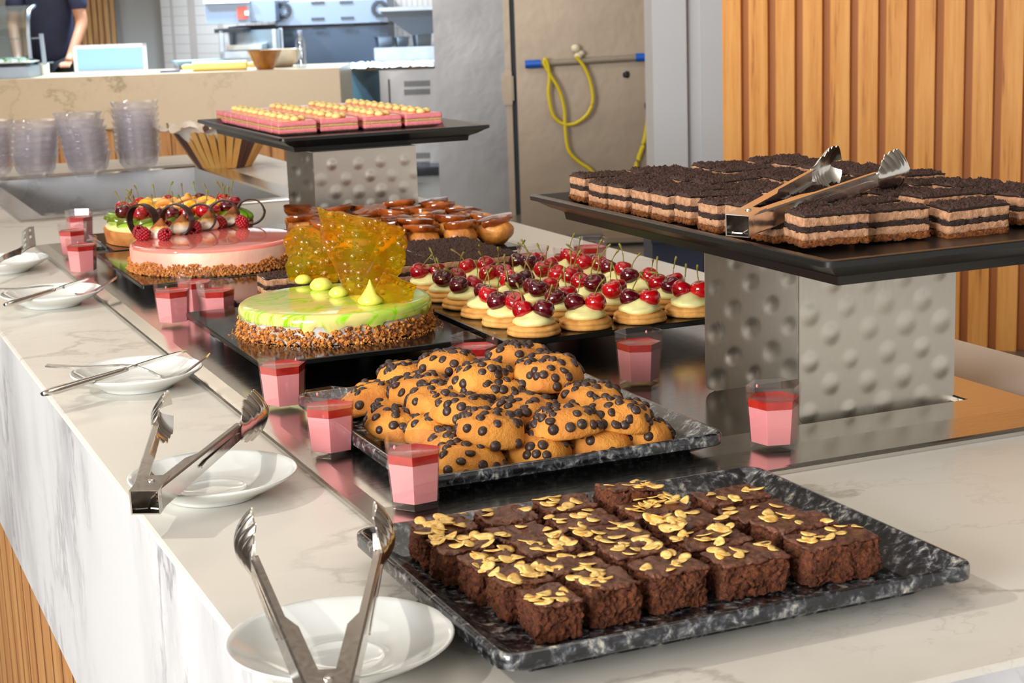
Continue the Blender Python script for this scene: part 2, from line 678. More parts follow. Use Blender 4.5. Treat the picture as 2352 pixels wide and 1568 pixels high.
# empty sunken well further along
well = thing('drop_in_well', 'empty rectangular stainless steel well sunk in the counter below the glass bowls', 'steel well', (0, 0, CT))
b = MB()
wx0, wx1, wy0, wy1 = 0.467, 1.143, 3.80, 4.87
b.loft([rect(wx0, wx1, wy0, wy1, 0), rect(wx0, wx1, wy0, wy1, 0.003), rect(wx0 + .004, wx1 - .004, wy0 + .004, wy1 - .004, 0.005), rect(wx0 + .055, wx1 - .055, wy0 + .06, wy1 - .06, 0.004),
        rect(wx0 + .06, wx1 - .06, wy0 + .065, wy1 - .065, 0.0)], False, False)
b.build('well_rim', STEEL, well, smooth=False)
b = MB()
b.loft([rect(wx0 + .06, wx1 - .06, wy0 + .065, wy1 - .065, 0.0), rect(wx0 + .063, wx1 - .063, wy0 + .068, wy1 - .068, -0.095), rect(wx0 + .075, wx1 - .075, wy0 + .08, wy1 - .08, -0.105)], False, True)
b.build('well_basin', STEEL, well, angle=20)

# ================================================================== RISERS AND TRAYS
def riser(loc, rz, w_, d_, h_, label):
    t = thing('hammered_riser', label, 'riser', loc, rz, 'hammered steel risers under the black trays')
    b = MB()
    R = 0.012

    def panel(y0, out, seed):
        r_ = random.Random(seed)
        dim = []
        row = 0
        z = 0.012
        while z < h_ - 0.005:
            x = -w_ / 2 + 0.014 + (0.024 if row % 2 else 0)
            while x < w_ / 2:
                dim.append((x + r_.uniform(-.003, .003), z + r_.uniform(-.002, .002), r_.uniform(.011, .0155), r_.uniform(.0013, .0024)))
                x += 0.047
            z += 0.0265
            row += 1
        nu, nv = 84, 72
        front, back = [], []
        for j in range(nv + 1):
            for i in range(nu + 1):
                z = h_ * j / nv
                ins = 0.0
                if z < R:
                    ins = R - math.sqrt(max(0, R * R - (R - z) ** 2))
                x = -w_ / 2 + ins + (w_ - 2 * ins) * i / nu
                d = 0
                for dx, dz, rr, dp in dim:
                    q = ((x - dx) ** 2 + (z - dz) ** 2) / rr ** 2
                    if q < 1:
                        d += dp * (1 - q) ** 2
                front.append((x, y0 - out * d, z))
                back.append((x, y0 - out * d + out * 0.002, z))
        fs = []
        W = nu + 1
        for j in range(nv):
            for i in range(nu):
                fs.append((j * W + i, j * W + i + 1, (j + 1) * W + i + 1, (j + 1) * W + i))
        N = len(front)
        fs2 = [tuple(N + k for k in reversed(q)) for q in fs]
        edge = [i for i in range(W)] + [j * W + nu for j in range(1, nv + 1)] + [nv * W + i for i in range(nu - 1, -1, -1)] + [j * W for j in range(nv - 1, 0, -1)]
        fs3 = [(edge[k], edge[k - 1], N + edge[k - 1], N + edge[k]) for k in range(len(edge))]
        if out > 0:
            b.add(front + back, fs + fs2 + [tuple(reversed(q)) for q in fs3])
        else:
            b.add(front + back, [tuple(reversed(q)) for q in fs + fs2] + fs3)
    panel(-d_ / 2, 1, 3)
    panel(d_ / 2, -1, 5)
    b.box((0, 0, h_ - 0.001), (w_, d_ + 0.003, 0.002))
    b.build('hammered_sheet', STEEL_RISER, t, angle=50)
    return t


RH = 0.171
riser((1.030, 1.533, PZ), math.radians(1.5), 0.199, 0.184, RH, 'hammered steel riser under the black tray of chocolate slices')
riser((1.019, 3.155, PZ), math.radians(0), 0.205, 0.184, RH, 'hammered steel riser under the black tray of pink slices')
TRAY_PROF = [(.040, 0), (.036, .0005), (.0345, .0090), (.032, .0105), (.022, .0145), (.010, .0215), (.002, .0240), (0, .0246), (0, .0296), (.001, .0306), (.003, .0309), (.012, .0302), (.040, .0205), (.048, .0188)]


def black_tray(loc, w_, d_, label):
    t = thing('serving_tray', label, 'tray', loc)
    b = MB()
    b.rrect(w_, d_, 0.012, TRAY_PROF, 5)
    b.build('tray_body', BLACK_PLASTIC, t, angle=32)
    return t


TZ = PZ + RH
black_tray((1.062, 1.596, TZ), 0.424, 0.662, 'black rimmed tray holding chocolate mousse slices on a steel riser')
black_tray((1.064, 3.388, TZ), 0.424, 0.674, 'black rimmed tray holding pink mousse slices on a steel riser')

# granite-look trays
m = NT('granite_melamine')
v = m.coord((1, 1, 1.0))
wv = m.n('VectorMath', operation='MULTIPLY_ADD')
nz = m.n('TexNoise')
nz.inputs['Scale'].default_value = 60
m.l(v, nz.inputs['Vector'])
m.l(nz.outputs['Color'], wv.inputs[0])
wv.inputs[1].default_value = (.014, .014, .014)
m.l(v, wv.inputs[2])
n1 = m.noise(wv.outputs[0], 150, 3, .6)
n2 = m.noise(wv.outputs[0], 60, 4, .6)
f = m.math('ADD', m.math('MULTIPLY', n1, 0.62), m.math('MULTIPLY', n2, 0.38))
m.set(col=m.ramp(f, [(0.43, S(14, 14, 16)), (0.50, S(42, 42, 46)), (0.56, S(88, 90, 94)), (0.62, S(146, 144, 134)), (0.70, S(200, 190, 164))]), rough=0.16, coat=0.4)
GRANITE = m.mat
GPROF = [(.036, 0), (.033, .0004), (.031, .004), (.008, .0145), (.001, .0165), (0, .0175), (0, .0262), (.0008, .0276), (.0022, .0283), (.0045, .0282), (.018, .0175), (.030, .0095), (.036, .0085)]


def granite_tray(loc, w_, d_, label):
    t = thing('granite_tray', label, 'tray', loc)
    b = MB()
    b.rrect(w_, d_, 0.016, GPROF, 6)
    b.build('tray_body', GRANITE, t, angle=32)
    return t


granite_tray((0.583, 1.109, CT), 0.381, 0.311, 'black and grey speckled granite tray holding almond brownies')
granite_tray((0.645, 1.5555, PZ), 0.317, 0.385, 'black and grey speckled granite tray holding chocolate chip cookies')

# black glass boards on little feet
GLASS_BLACK = P('black_glass', S(22, 21, 19), 0.10, spec=.35, bump=(14, 0.0001))
FOOT = P('clear_foot', S(196, 196, 198), 0.15, trans=0.5)
FOOT_PAD = P('white_foot_pad', S(225, 222, 218), 0.5)


def board(x0, x1, y0, y1, label, th=0.007, hf=0.024):
    t = thing('cake_board', label, 'cake board', ((x0 + x1) / 2, (y0 + y1) / 2, PZ), 0, 'black boards on small feet')
    w_, d_ = x1 - x0, y1 - y0
    b = MB()
    b.rrect(w_, d_, 0.004, [(.0012, hf), (0, hf + .001), (0, hf + th - .001), (.0012, hf + th)], 3)
    b.build('board_top', GLASS_BLACK, t, angle=30)
    for sx in (-1, 1):
        for sy in (-1, 1):
            f_ = MB()
            f_.lathe([(.0085, .008), (.0105, hf)], 12)
            f_.build('foot', FOOT, t, ((w_ / 2 - .035) * sx, (d_ / 2 - .028) * sy, 0))
            g = MB()
            g.lathe([(.0088, 0), (.0092, .001), (.0092, .008), (.0085, .009)], 12)
            g.build('foot_pad', FOOT_PAD, t, ((w_ / 2 - .035) * sx, (d_ / 2 - .028) * sy, 0))
    return t


BZ = PZ + 0.031
board(0.492, 0.776, 1.905, 2.30, 'black board on feet under the lime glazed cake')
board(0.790, 1.130, 1.860, 2.318, 'black board on feet under the cherry topped biscuits')
board(0.575, 1.030, 2.322, 2.560, 'black board on feet under the crumb topped chocolate squares')
board(0.487, 0.790, 2.572, 2.965, 'black board on feet under the pink glazed cake')
board(0.815, 1.135, 2.600, 3.020, 'black board on feet under the caramel topped cream puffs')
board(0.520, 0.800, 2.985, 3.240, 'black board on feet under the fruit topped tart')


# ================================================================== FOOD
def nz3(p, s, seed=0):
    return noise.noise_vector((Vector(p) + Vector((seed * 3.1, seed * 1.7, seed * 2.3))) * s)


def rough_fn(amp, s, seed, amp2=0, s2=1):
    def f(p):
        q = p + nz3(p, s, seed) * amp
        if amp2:
            q += nz3(p, s2, seed + 9) * amp2
        return q
    return f


# ---- almond brownies
BROWNIE = P('brownie_crumb', S(142, 76, 38), 0.85, S(98, 50, 25), 260, bump=(380, 0.006), lo=.38, hi=.6)
BROWNIE_TOP = P('brownie_glaze', S(112, 66, 44), 0.34, S(70, 36, 24), 90, bump=(190, 0.002), coat=0.12, coatr=.2)
m = NT('toasted_almond')
v = m.coord((1, 1, 1))
gr = m.voro(v, 90, 'Color')
m.set(col=m.ramp(m.noise(v, 220, 3), [(.3, S(222, 156, 62)), (.6, S(250, 216, 130))]), rough=0.35)
ALMOND = m.mat


def brownie_meshes(seed):
    b = MB()
    b.rbox((0, 0, .0145), (1, .042, .029), (16, 14, 10), .0016, None)
    body = b
    return body


def flake_mesh(seed):
    r_ = random.Random(seed)
    b = MB()
    lx, ly = r_.uniform(.0068, .0086), r_.uniform(.0042, .0054)

    def fn(p):
        return Vector((p.x, p.y * (1 - 0.35 * p.x / lx), p.z + 12 * p.x * p.x - 16 * p.y * p.y))
    b.ball((0, 0, 0), (lx, ly, .00048), 14, 5, fn)
    o = b.build('almond_flake', ALMOND, angle=180)
    me = o.data
    bpy.data.objects.remove(o)
    return me


FLAKES = [flake_mesh(i) for i in range(4)]
BR = [[(.4600, 1.026, .038), (.5055, 1.034, .045), (.560, 1.038, .051), (.6235, 1.036, .060), (.698, 1.032, .070)],
      [(.4575, 1.072, .042), (.503, 1.078, .047), (.556, 1.082, .050), (.621, 1.081, .062), (.694, 1.077, .064)],
      [(.4540, 1.117, .043), (.502, 1.122, .048), (.560, 1.126, .058), (.624, 1.126, .056), (.690, 1.121, .062)],
      [(.448, 1.162, .045), (.499, 1.166, .048), (.556, 1.170, .056), (.620, 1.170, .055), (.690, 1.166, .064)],
      [(.4510, 1.207, .050), (.507, 1.210, .047), (.560, 1.212, .047), (.6145, 1.208, .050)]]
ROWN = ['front row', 'second row', 'third row', 'fourth row', 'back row']
nfl = 0
for ri, row in enumerate(BR):
    for ci, (x, y, wd) in enumerate(row):
        sd = ri * 7 + ci
        rz = rnd.uniform(-.05, .05)
        zz = CT + .0088
        rot = (0, 0, rz)
        lift = 0
        if (ri, ci) == (4, 3):
            rot = (-.12, .10, rz)
            lift = .006
        label = 'almond topped chocolate brownie, %s on the granite tray, %s from the left' % (ROWN[ri], ORD[ci])
        t = thing('brownie', label, 'brownie', (x, y, zz + lift), 0, 'almond brownies on the granite tray', rot)
        hh = .0265 + rnd.uniform(-.0015, .0025)
        f0 = rough_fn(.0030, 75, sd, .0024, 360)

        def fb(p, f0=f0, hh=hh):
            q = f0(p)
            e = max(0, (p.z - hh * .55) / (hh * .45))
            q.z = max(0.0, q.z - 0.0)
            return q
        b = MB()
        b.rbox((0, 0, hh / 2), (wd * .91, .0380, hh), (40, 34, 24), .0022, fb)
        b.build('crumb', BROWNIE, t, angle=180)
        b = MB()
        f1 = rough_fn(.0028, 75, sd + 50, .0018, 300)

        def ft(p, f1=f1, hh=hh, wd=wd):
            q = f1(p)
            q.z = hh + (p.z - hh) + noise.noise(Vector((p.x, p.y, sd)) * 55) * .0020 + .0012 * noise.noise(Vector((p.x, p.y, sd + 4)) * 170) + .0006
            return q
        b.rbox((0, 0, hh + .0004), (wd * .91, .0380, .003), (36, 30, 2), .0012, ft)
        b.build('glazed_top', BROWNIE_TOP, t, angle=180)
        many = {(3, 3): 22, (2, 3): 15, (3, 0): 15, (4, 0): 14, (2, 0): 13, (1, 0): 13, (1, 3): 14, (2, 2): 12, (4, 1): 3, (3, 1): 4, (3, 4): 6, (2, 4): 5, (1, 4): 6}
        k = many.get((ri, ci), rnd.randint(8, 11))
        for j in range(k):
            fx, fy = rnd.uniform(-.45, .45) * wd, rnd.uniform(-.45, .45) * .040
            tilt = .22 if k < 12 else .4
            link_part(rnd.choice(FLAKES), 'almond_flake', t, (fx, fy, hh + .0030 + (.0012 * rnd.random() if k > 11 else .0002)),
                      (rnd.uniform(-tilt, tilt), rnd.uniform(-tilt, tilt), rnd.uniform(0, 6.28)), (rnd.uniform(.75, 1.08),) * 3)

# ---- chocolate chip cookies
COOKIE = P('cookie_dough', S(222, 148, 56), 0.7, S(192, 110, 36), 26, bump=(150, 0.0028), sss=0.05, lo=.4, hi=.75)
CHIP = P('chocolate_chip', S(66, 45, 37), 0.42, S(48, 32, 27), 60)


def chip_mesh():
    b = MB()
    b.lathe([(.0016, -.0022), (.0048, -.0016), (.0051, 0), (.0048, .0012), (.0037, .0025), (.0018, .0034), (.0005, .0038)], 12)
    o = b.build('chocolate_chip', CHIP, angle=180)
    me = o.data
    bpy.data.objects.remove(o)
    return me


CHIPM = chip_mesh()


def cookie_surface(u, a, seed):
    """u 0 (rim) .. 1 (top)"""
    r = .0355 * math.cos(u * PI / 2) ** .62
    z = .0235 * math.sin(u * PI / 2) ** 1.0 + .0035
    n = 1 + .17 * noise.noise(Vector((math.cos(a) * 1.3, math.sin(a) * 1.3, seed * 4.1 + u)))
    z += .0034 * noise.noise(Vector((math.cos(a) * r * 60, math.sin(a) * r * 60, seed * 2.7))) + .0009 * noise.noise(Vector((math.cos(a) * r * 260, math.sin(a) * r * 260, seed * 2.7)))
    return Vector((r * n * math.cos(a), r * n * math.sin(a), z))


COOKM = []
for sd in range(6):
    b = MB()
    rings = [[Vector((.022 * math.cos(2 * PI * j / 40), .022 * math.sin(2 * PI * j / 40), 0)) for j in range(40)],
             [Vector((.033 * math.cos(2 * PI * j / 40), .033 * math.sin(2 * PI * j / 40), .0012)) for j in range(40)]]
    for i in range(15):
        u = min(.985, i / 14)
        rings.append([cookie_surface(u, 2 * PI * j / 40, sd) for j in range(40)])
    b.loft(rings)
    o = b.build('cookie', COOKIE, angle=180)
    COOKM.append(o.data)
    bpy.data.objects.remove(o)

# (pixel x, pixel y, height of the base above the tray, tilt)
CK = [(837, 890, 0, (.0, -.25)), (864, 921, .004, (.0, -.28)), (902, 949, 0, (0, -.12)), (929, 978, .002, (.1, -.3)), (976, 985, .003, (.05, -.1)), (1041, 1020, .001, (.05, .05)), (1079, 1058, 0, (.02, 0)),
      (1226, 1029, 0, (0, 0)), (1370, 1010, 0, (0, 0)), (1500, 990, 0, (-.05, .1)), (1335, 870, .0, (0, .1)), (1150, 905, 0, (0, 0)), (1250, 950, 0, (0, 0)), (1010, 905, 0, (0, 0)), (1130, 975, 0, (0, 0)), (1230, 880, 0, (0, 0)),
      (936, 863, .020, (.12, -.15)), (967, 892, .022, (.1, -.1)), (1005, 917, .022, (.08, -.05)), (1080, 940, .023, (.12, -.05)), (1201, 945, .024, (.1, .05)), (1288, 968, .022, (.06, .05)), (1422, 951, .021, (.1, .12)),
      (1349, 913, .023, (-.02, .05)), (1278, 888, .026, (.08, .1)), (1125, 980, .024, (.2, 0)), (1142, 900, .028, (.1, 0)),
      (1035, 836, .034, (.1, -.05)), (1106, 864, .042, (.0, -.28)), (1190, 820, .044, (.05, .0)), (1258, 853, .044, (.08, .1))]
items = []
for px, py, dz, tl in CK:
    p = at(px, py, .003 + .0085 + dz + .014)
    items.append([p.x, p.y, dz, tl, 0 if dz < .01 else (1 if dz < .031 else 2)])
for it in range(40):
    for i in range(len(items)):
        for j in range(i):
            A_, B_ = items[i], items[j]
            if A_[4] == B_[4]:
                dx, dy = A_[0] - B_[0], A_[1] - B_[1]
                d = math.hypot(dx, dy) or 1e-4
                if d < .060:
                    k = (.060 - d) / d * .25
                    A_[0] += dx * k; A_[1] += dy * k; B_[0] -= dx * k; B_[1] -= dy * k
for i_ in items:
    i_[0] = max(.543, min(.742, i_[0]))
    i_[1] = max(1.424, min(1.704, i_[1]))
LAYN = ['bottom layer of pile', 'middle layer of pile', 'top layer of pile']
for lay in (0, 1, 2):
    grp = sorted([i for i in items if i[4] == lay], key=lambda q: q[1])
    bands = [grp[i:i + 4] for i in range(0, len(grp), 4)]
    for bi, band in enumerate(bands):
        for ci, (x, y, dz, tl, _) in enumerate(sorted(band)):
            label = 'chocolate chip cookie, %s, %s band from front, %s from left' % (LAYN[lay], ORD[bi], ORD[ci])
            t = thing('cookie', label, 'cookie', (x, y, PZ + .0098 + dz), 0, 'chocolate chip cookies piled on the granite tray', (tl[0], tl[1], rnd.uniform(0, 6.28)))
            sd = rnd.randrange(6)
            link_part(COOKM[sd], 'cookie_body', t)
            pts = []
            tries = 0
            while len(pts) < (34 if lay else 25) and tries < 400:
                tries += 1
                u = rnd.random() ** .8 * .95 + .03
                a = rnd.uniform(0, 6.28)
                p = cookie_surface(u, a, sd)
                if all((p - q).length > .0068 for q in pts):
                    pts.append(p)
                    d1 = (cookie_surface(min(u + .05, .99), a, sd) - p).normalized()
                    d2 = (cookie_surface(u, a + .1, sd) - p).normalized()
                    n_ = d2.cross(d1).normalized()
                    n_ = (n_ + Vector((rnd.uniform(-.5, .5), rnd.uniform(-.5, .5), rnd.uniform(-.2, .2)))).normalized()
                    if rnd.random() < .22:
                        n_ = -n_
                    link_part(CHIPM, 'chocolate_chip', t, p - n_ * (.0009 if n_.z > 0 else -.0008), n_.to_track_quat('Z', 'Y').to_euler(), (rnd.uniform(.85, 1.1),) * 3)

# ---- layered slices
CRUMBLE = P('biscuit_base', S(176, 100, 34), 0.85, S(96, 50, 20), 330, bump=(420, 0.003), lo=.35, hi=.62)
MOUSSE = P('chocolate_mousse', S(202, 152, 114), 0.75, S(168, 116, 80), 160, bump=(330, 0.0016), lo=.42, hi=.7)
SPONGE = P('dark_sponge', S(74, 50, 40), 0.9, S(38, 22, 16), 340, bump=(420, 0.003))
GANACHE = P('dark_ganache', S(26, 16, 14), 0.12, coat=0.4)
CRUMBTOP = P('chocolate_crumbs', S(94, 62, 49), 0.9, S(46, 28, 21), 420, bump=(520, 0.003))
PINKM = P('pink_mousse', S(248, 146, 150), 0.6, S(240, 126, 134), 200, bump=(420, 0.0009), sss=.1)
YSPONGE = P('vanilla_sponge', S(224, 190, 122), 0.85, S(196, 158, 90), 260, bump=(420, 0.0016))
PINKGLAZE = P('pink_glaze_top', S(245, 150, 146), 0.2, S(236, 118, 116), 60, coat=.3)
DOT = P('custard_dot', S(248, 218, 140), 0.4, bump=(60, 0.0004), sss=.1)


def layer(name, mat, w_, d_, z0, z1, seed, amp, s=120, amp2=0.0, n=None, parent=None):
    b = MB()
    h = z1 - z0
    b.rbox((0, 0, (z0 + z1) / 2), (w_, d_, h), n or (24, 14, 3), min(.0012, h * .3), rough_fn(amp, s, seed, amp2, 420))
    return b.build(name, mat, parent, angle=180)


def choc_slice(w_, d_, seed, label, hs=1.0):
    t = thing('chocolate_slice', label, 'cake slice')
    layer('biscuit_base', CRUMBLE, w_, d_, 0, .0068 * hs, seed, .0014, 150, .0016, (34, 20, 4), t)
    layer('lower_mousse', MOUSSE, w_ * .985, d_ * .985, .0062 * hs, .0145 * hs, seed + 1, .0012, 160, .0008, (34, 18, 4), t)
    layer('dark_sponge', SPONGE, w_ * .985, d_ * .985, .0140 * hs, .0200 * hs, seed + 2, .0016, 150, .0014, (34, 18, 4), t)
    layer('upper_mousse', MOUSSE, w_ * .98, d_ * .98, .0195 * hs, .0292 * hs, seed + 3, .0012, 160, .0008, (34, 18, 4), t)
    b = MB()

    def gf(p):
        q = p + nz3(p, 70, seed + 4) * .0006
        if abs(p.y) > d_ * .45 and p.z < .0294 * hs:
            q.z -= max(0, noise.noise(Vector((p.x * 160, seed, 0)))) * .0022
        return q
    b.rbox((0, 0, .0299 * hs), (w_ * .99, d_ * .99, .0016), (30, 10, 2), .0006, gf)
    b.build('ganache', GANACHE, t, angle=180)
    b = MB()
    nx, ny = 40, 22
    top = []
    for j in range(ny + 1):
        for i in range(nx + 1):
            x, y = (-.48 + .96 * i / nx) * w_, (-.40 + .87 * j / ny) * d_
            e = min(i, nx - i, j, ny - j)
            h = 0 if e == 0 else .0012 + .0052 * abs(noise.noise(Vector((x * 330, y * 330, seed)))) + .0016 * noise.noise(Vector((x * 90, y * 90, seed + 3)))
            jt = nz3((x, y, 0), 300, seed) * .0009
            top.append((x + jt.x, y + jt.y, .0304 * hs + max(0, h)))
    b.add(top, [(j * (nx + 1) + i, j * (nx + 1) + i + 1, (j + 1) * (nx + 1) + i + 1, (j + 1) * (nx + 1) + i) for j in range(ny) for i in range(nx)])
    b.build('crumb_topping', CRUMBTOP, t, angle=30)
    return t


protos = []
FLZ = TZ + .0190
cxs = [.9365, 1.0205, 1.113, 1.207]
for r_ in range(10):
    for c_ in range(4):
        label = 'crumb topped chocolate slice on the raised tray, %s row from front, %s from left' % (ORD[r_], ORD[c_])
        loc = (cxs[c_] + rnd.uniform(-.003, .003), 1.398 + .0545 * r_ + (0.0, .010, .004, .018)[c_] + rnd.uniform(-.003, .003), FLZ)
        loc = (loc[0], loc[1], loc[2] + abs(rnd.gauss(0, .0022)))
        rot = (rnd.uniform(-.03, .08), rnd.uniform(-.04, .04), rnd.uniform(-.10, .10))
        if len(protos) < 3:
            t = choc_slice(.0745, .0410, len(protos) * 5, label)
            t['group'] = 'chocolate slices on the black tray'
            t.location, t.rotation_euler = loc, rot
            protos.append(t)
        else:
            dup(rnd.choice(protos), loc, rot, label, 'chocolate slices on the black tray')

sq = []
for r_ in range(4):
    for c_ in range(6):
        if r_ and c_ < 2:
            continue
        label = 'small chocolate crumb square, %s row from the front, %s from the left' % (ORD[r_], ORD[c_])
        loc = (.648 + .066 * c_ + rnd.uniform(-.003, .003), 2.352 + .057 * r_ + rnd.uniform(-.002, .002), BZ)
        rot = (0, 0, rnd.uniform(-.07, .07))
        if len(sq) < 2:
            t = choc_slice(.067, .053, 40 + len(sq) * 5, label, 1.02)
            t['group'] = 'chocolate squares on the black board'
            t['category'] = 'cake square'
            t.name = 'chocolate_square'
            t.location, t.rotation_euler = loc, rot
            sq.append(t)
        else:
            dup(rnd.choice(sq), loc, rot, label, 'chocolate squares on the black board')


def pink_slice(w_, d_, seed, label):
    t = thing('pink_mousse_slice', label, 'cake slice')
    layer('chocolate_base', SPONGE, w_ * .97, d_ * .97, 0, .0042, seed, .0008, 150, .0007, (24, 14, 2), t)
    layer('lower_mousse', PINKM, w_, d_, .0038, .0125, seed + 1, .0003, 130, .0002, None, t)
    layer('vanilla_sponge', YSPONGE, w_ * .985, d_ * .985, .0122, .0175, seed + 2, .0005, 130, .0004, None, t)
    layer('upper_mousse', PINKM, w_, d_, .0172, .0268, seed + 3, .0003, 130, .0002, None, t)
    layer('glazed_top', PINKGLAZE, w_ * .99, d_ * .99, .0264, .0276, seed + 4, .0002, 60, 0, (16, 8, 2), t)
    for k, (dx, dy, rr) in enumerate(((-.002, -.007, .0098), (.014, .007, .0092))):
        b = MB()
        b.lathe([(rr * .8, 0), (rr, .0028), (rr * .93, .0058), (rr * .66, .0082), (rr * .3, .0094), (rr * .08, .0102)], 16)
        b.build('custard_dot', DOT, t, (dx + rnd.uniform(-.002, .002), dy, .0274), angle=180)
    return t


pp = []
pxs = [.9435, 1.034, 1.124, 1.2115]
for r_ in range(11):
    for c_ in range(4):
        label = 'pink mousse slice with custard dots, %s row from the front, %s from the left' % (ORD[r_], ORD[c_])
        loc = (pxs[c_] + rnd.uniform(-.002, .002), 3.274 + .0462 * r_ + (0, .004, .002, .0)[c_] + rnd.uniform(-.0015, .0015), FLZ)
        rot = (0, 0, rnd.uniform(-.03, .03))
        if len(pp) < 3:
            t = pink_slice(.0795, .0420, len(pp) * 5 + 80, label)
            t['group'] = 'pink mousse slices on the black tray'
            t.location, t.rotation_euler = loc, rot
            pp.append(t)
        else:
            dup(rnd.choice(pp), loc, rot, label, 'pink mousse slices on the black tray')

# ---- cherry topped biscuits
BISCUIT = P('shortbread', S(230, 172, 92), 0.75, S(206, 140, 62), 60, bump=(160, 0.0008))
CREAM = P('custard_cream', S(240, 228, 160), 0.35, S(228, 214, 138), 50, sss=.15, bump=(70, 0.0006))
CHERRIES = [P('cherry_skin_' + n_, c1, 0.12, c2, 28, coat=.6) for n_, c1, c2 in (('dark', S(96, 8, 22), S(58, 4, 16)), ('red', S(184, 12, 20), S(132, 6, 18)), ('bright', S(200, 22, 20), S(160, 10, 18)), ('blush', S(226, 112, 50), S(204, 48, 30)))]
STEM = P('cherry_stem', S(128, 132, 40), 0.5, S(120, 84, 36), 30)


def mesh_only(mb, name, mat, angle=180):
    o = mb.build(name, mat, angle=angle)
    me = o.data
    bpy.data.objects.remove(o)
    return me


def cherry_fn(p):
    r = .0136
    q = Vector(p)
    rr = math.hypot(q.x, q.y) / r
    if q.z > 0:
        q.z -= .0042 * max(0, 1 - rr * 1.6)
    q.z += abs(q.y) * .12
    return q


b = MB()
b.ball((0, 0, 0), (.0138, .0134, .0128), 20, 14, cherry_fn)
CHERRYM = mesh_only(b, 'cherry', CHERRIES[0])
STEMS = []
for k in range(4):
    b = MB()
    ex, ey = ((.006, .002), (-.009, .004), (.004, -.007), (.014, .003))[k]
    L = (.031, .030, .033, .026)[k]
    pts = [(ex * t_ * t_, ey * t_ * t_, L * t_ * (1 - .12 * t_)) for t_ in [i / 8 for i in range(9)]]
    b.tube(pts, [.0012, .00085, .0008, .0008, .0008, .0009, .0011, .0017, .0014], 7)
    STEMS.append(mesh_only(b, 'stem', STEM))


def add_cherry(parent, loc, rot, ci, k=None, sc_=1.0):
    o = link_part(CHERRYM, 'cherry', parent, loc, rot, (sc_,) * 3, CHERRIES[ci])
    link_part(STEMS[rnd.randrange(4) if k is None else k], 'stem', o, (0, 0, .0084), (rnd.uniform(-.3, .3), rnd.uniform(-.3, .3), rnd.uniform(0, 6.28)))
    return o


BISM, CREM = [], []
for sd in range(3):
    b = MB()

    def bf(p, a, r, z, sd=sd):
        n_ = 1 + .035 * noise.noise(Vector((math.cos(a) * 1.6, math.sin(a) * 1.6, sd * 5)))
        return Vector((p.x * n_, p.y * n_, p.z + .0007 * noise.noise(Vector((p.x * 80, p.y * 80, sd)))))
    b.lathe([(.028, 0), (.0335, .0012), (.0345, .0035), (.0335, .0058), (.0322, .0066), (.0335, .0078), (.0332, .0102), (.0305, .0122), (.02, .0128), (.004, .0128)], 40, fn=bf)
    BISM.append(mesh_only(b, 'biscuit', BISCUIT))
    b = MB()

    def cf(p, a, r, z, sd=sd):
        n_ = 1 + .13 * noise.noise(Vector((math.cos(a) * 1.1, math.sin(a) * 1.1, sd * 7 + z * 90)))
        return Vector((p.x * n_, p.y * n_, p.z + .0022 * noise.noise(Vector((p.x * 70, p.y * 70, sd + 3)))))
    b.lathe([(.023, 0), (.0262, .003), (.0255, .0065), (.0205, .0098), (.0150, .0118), (.0118, .0142), (.0050, .0165), (.0012, .0175)], 30, fn=cf)
    CREM.append(mesh_only(b, 'cream', CREAM))
for r_ in range(6):
    for c_ in range(4):
        x, y = .838 + .0765 * c_ + rnd.uniform(-.003, .003), 1.897 + .0725 * r_ + rnd.uniform(-.003, .003)
        label = 'cherry topped biscuit with cream, %s row from the front, %s from the left' % (ORD[r_], ORD[c_])
        t = thing('cherry_biscuit', label, 'biscuit', (x, y, BZ), rnd.uniform(0, 6.28), 'cherry topped biscuits on the black board')
        link_part(rnd.choice(BISM), 'biscuit', t)
        link_part(rnd.choice(CREM), 'cream', t, (0, 0, .0122))
        k = 2 if (r_ == 0 or rnd.random() < .5) else 3
        a0 = rnd.uniform(0, 6.28)
        tz = t.rotation_euler.z
        for q in range(k):
            a = (a0 + q * 2 * PI / k) if r_ else (-tz + (-.5 if q else 2.2) + .3 * rnd.uniform(-1, 1))
            ci = rnd.choice((0, 0, 1, 1, 1, 2)) if rnd.random() > .05 else 3
            add_cherry(t, (.0135 * math.cos(a), .0135 * math.sin(a), .0122 + .0165 + rnd.uniform(0, .003)), (rnd.uniform(-.45, .45), rnd.uniform(-.45, .45), a), ci)

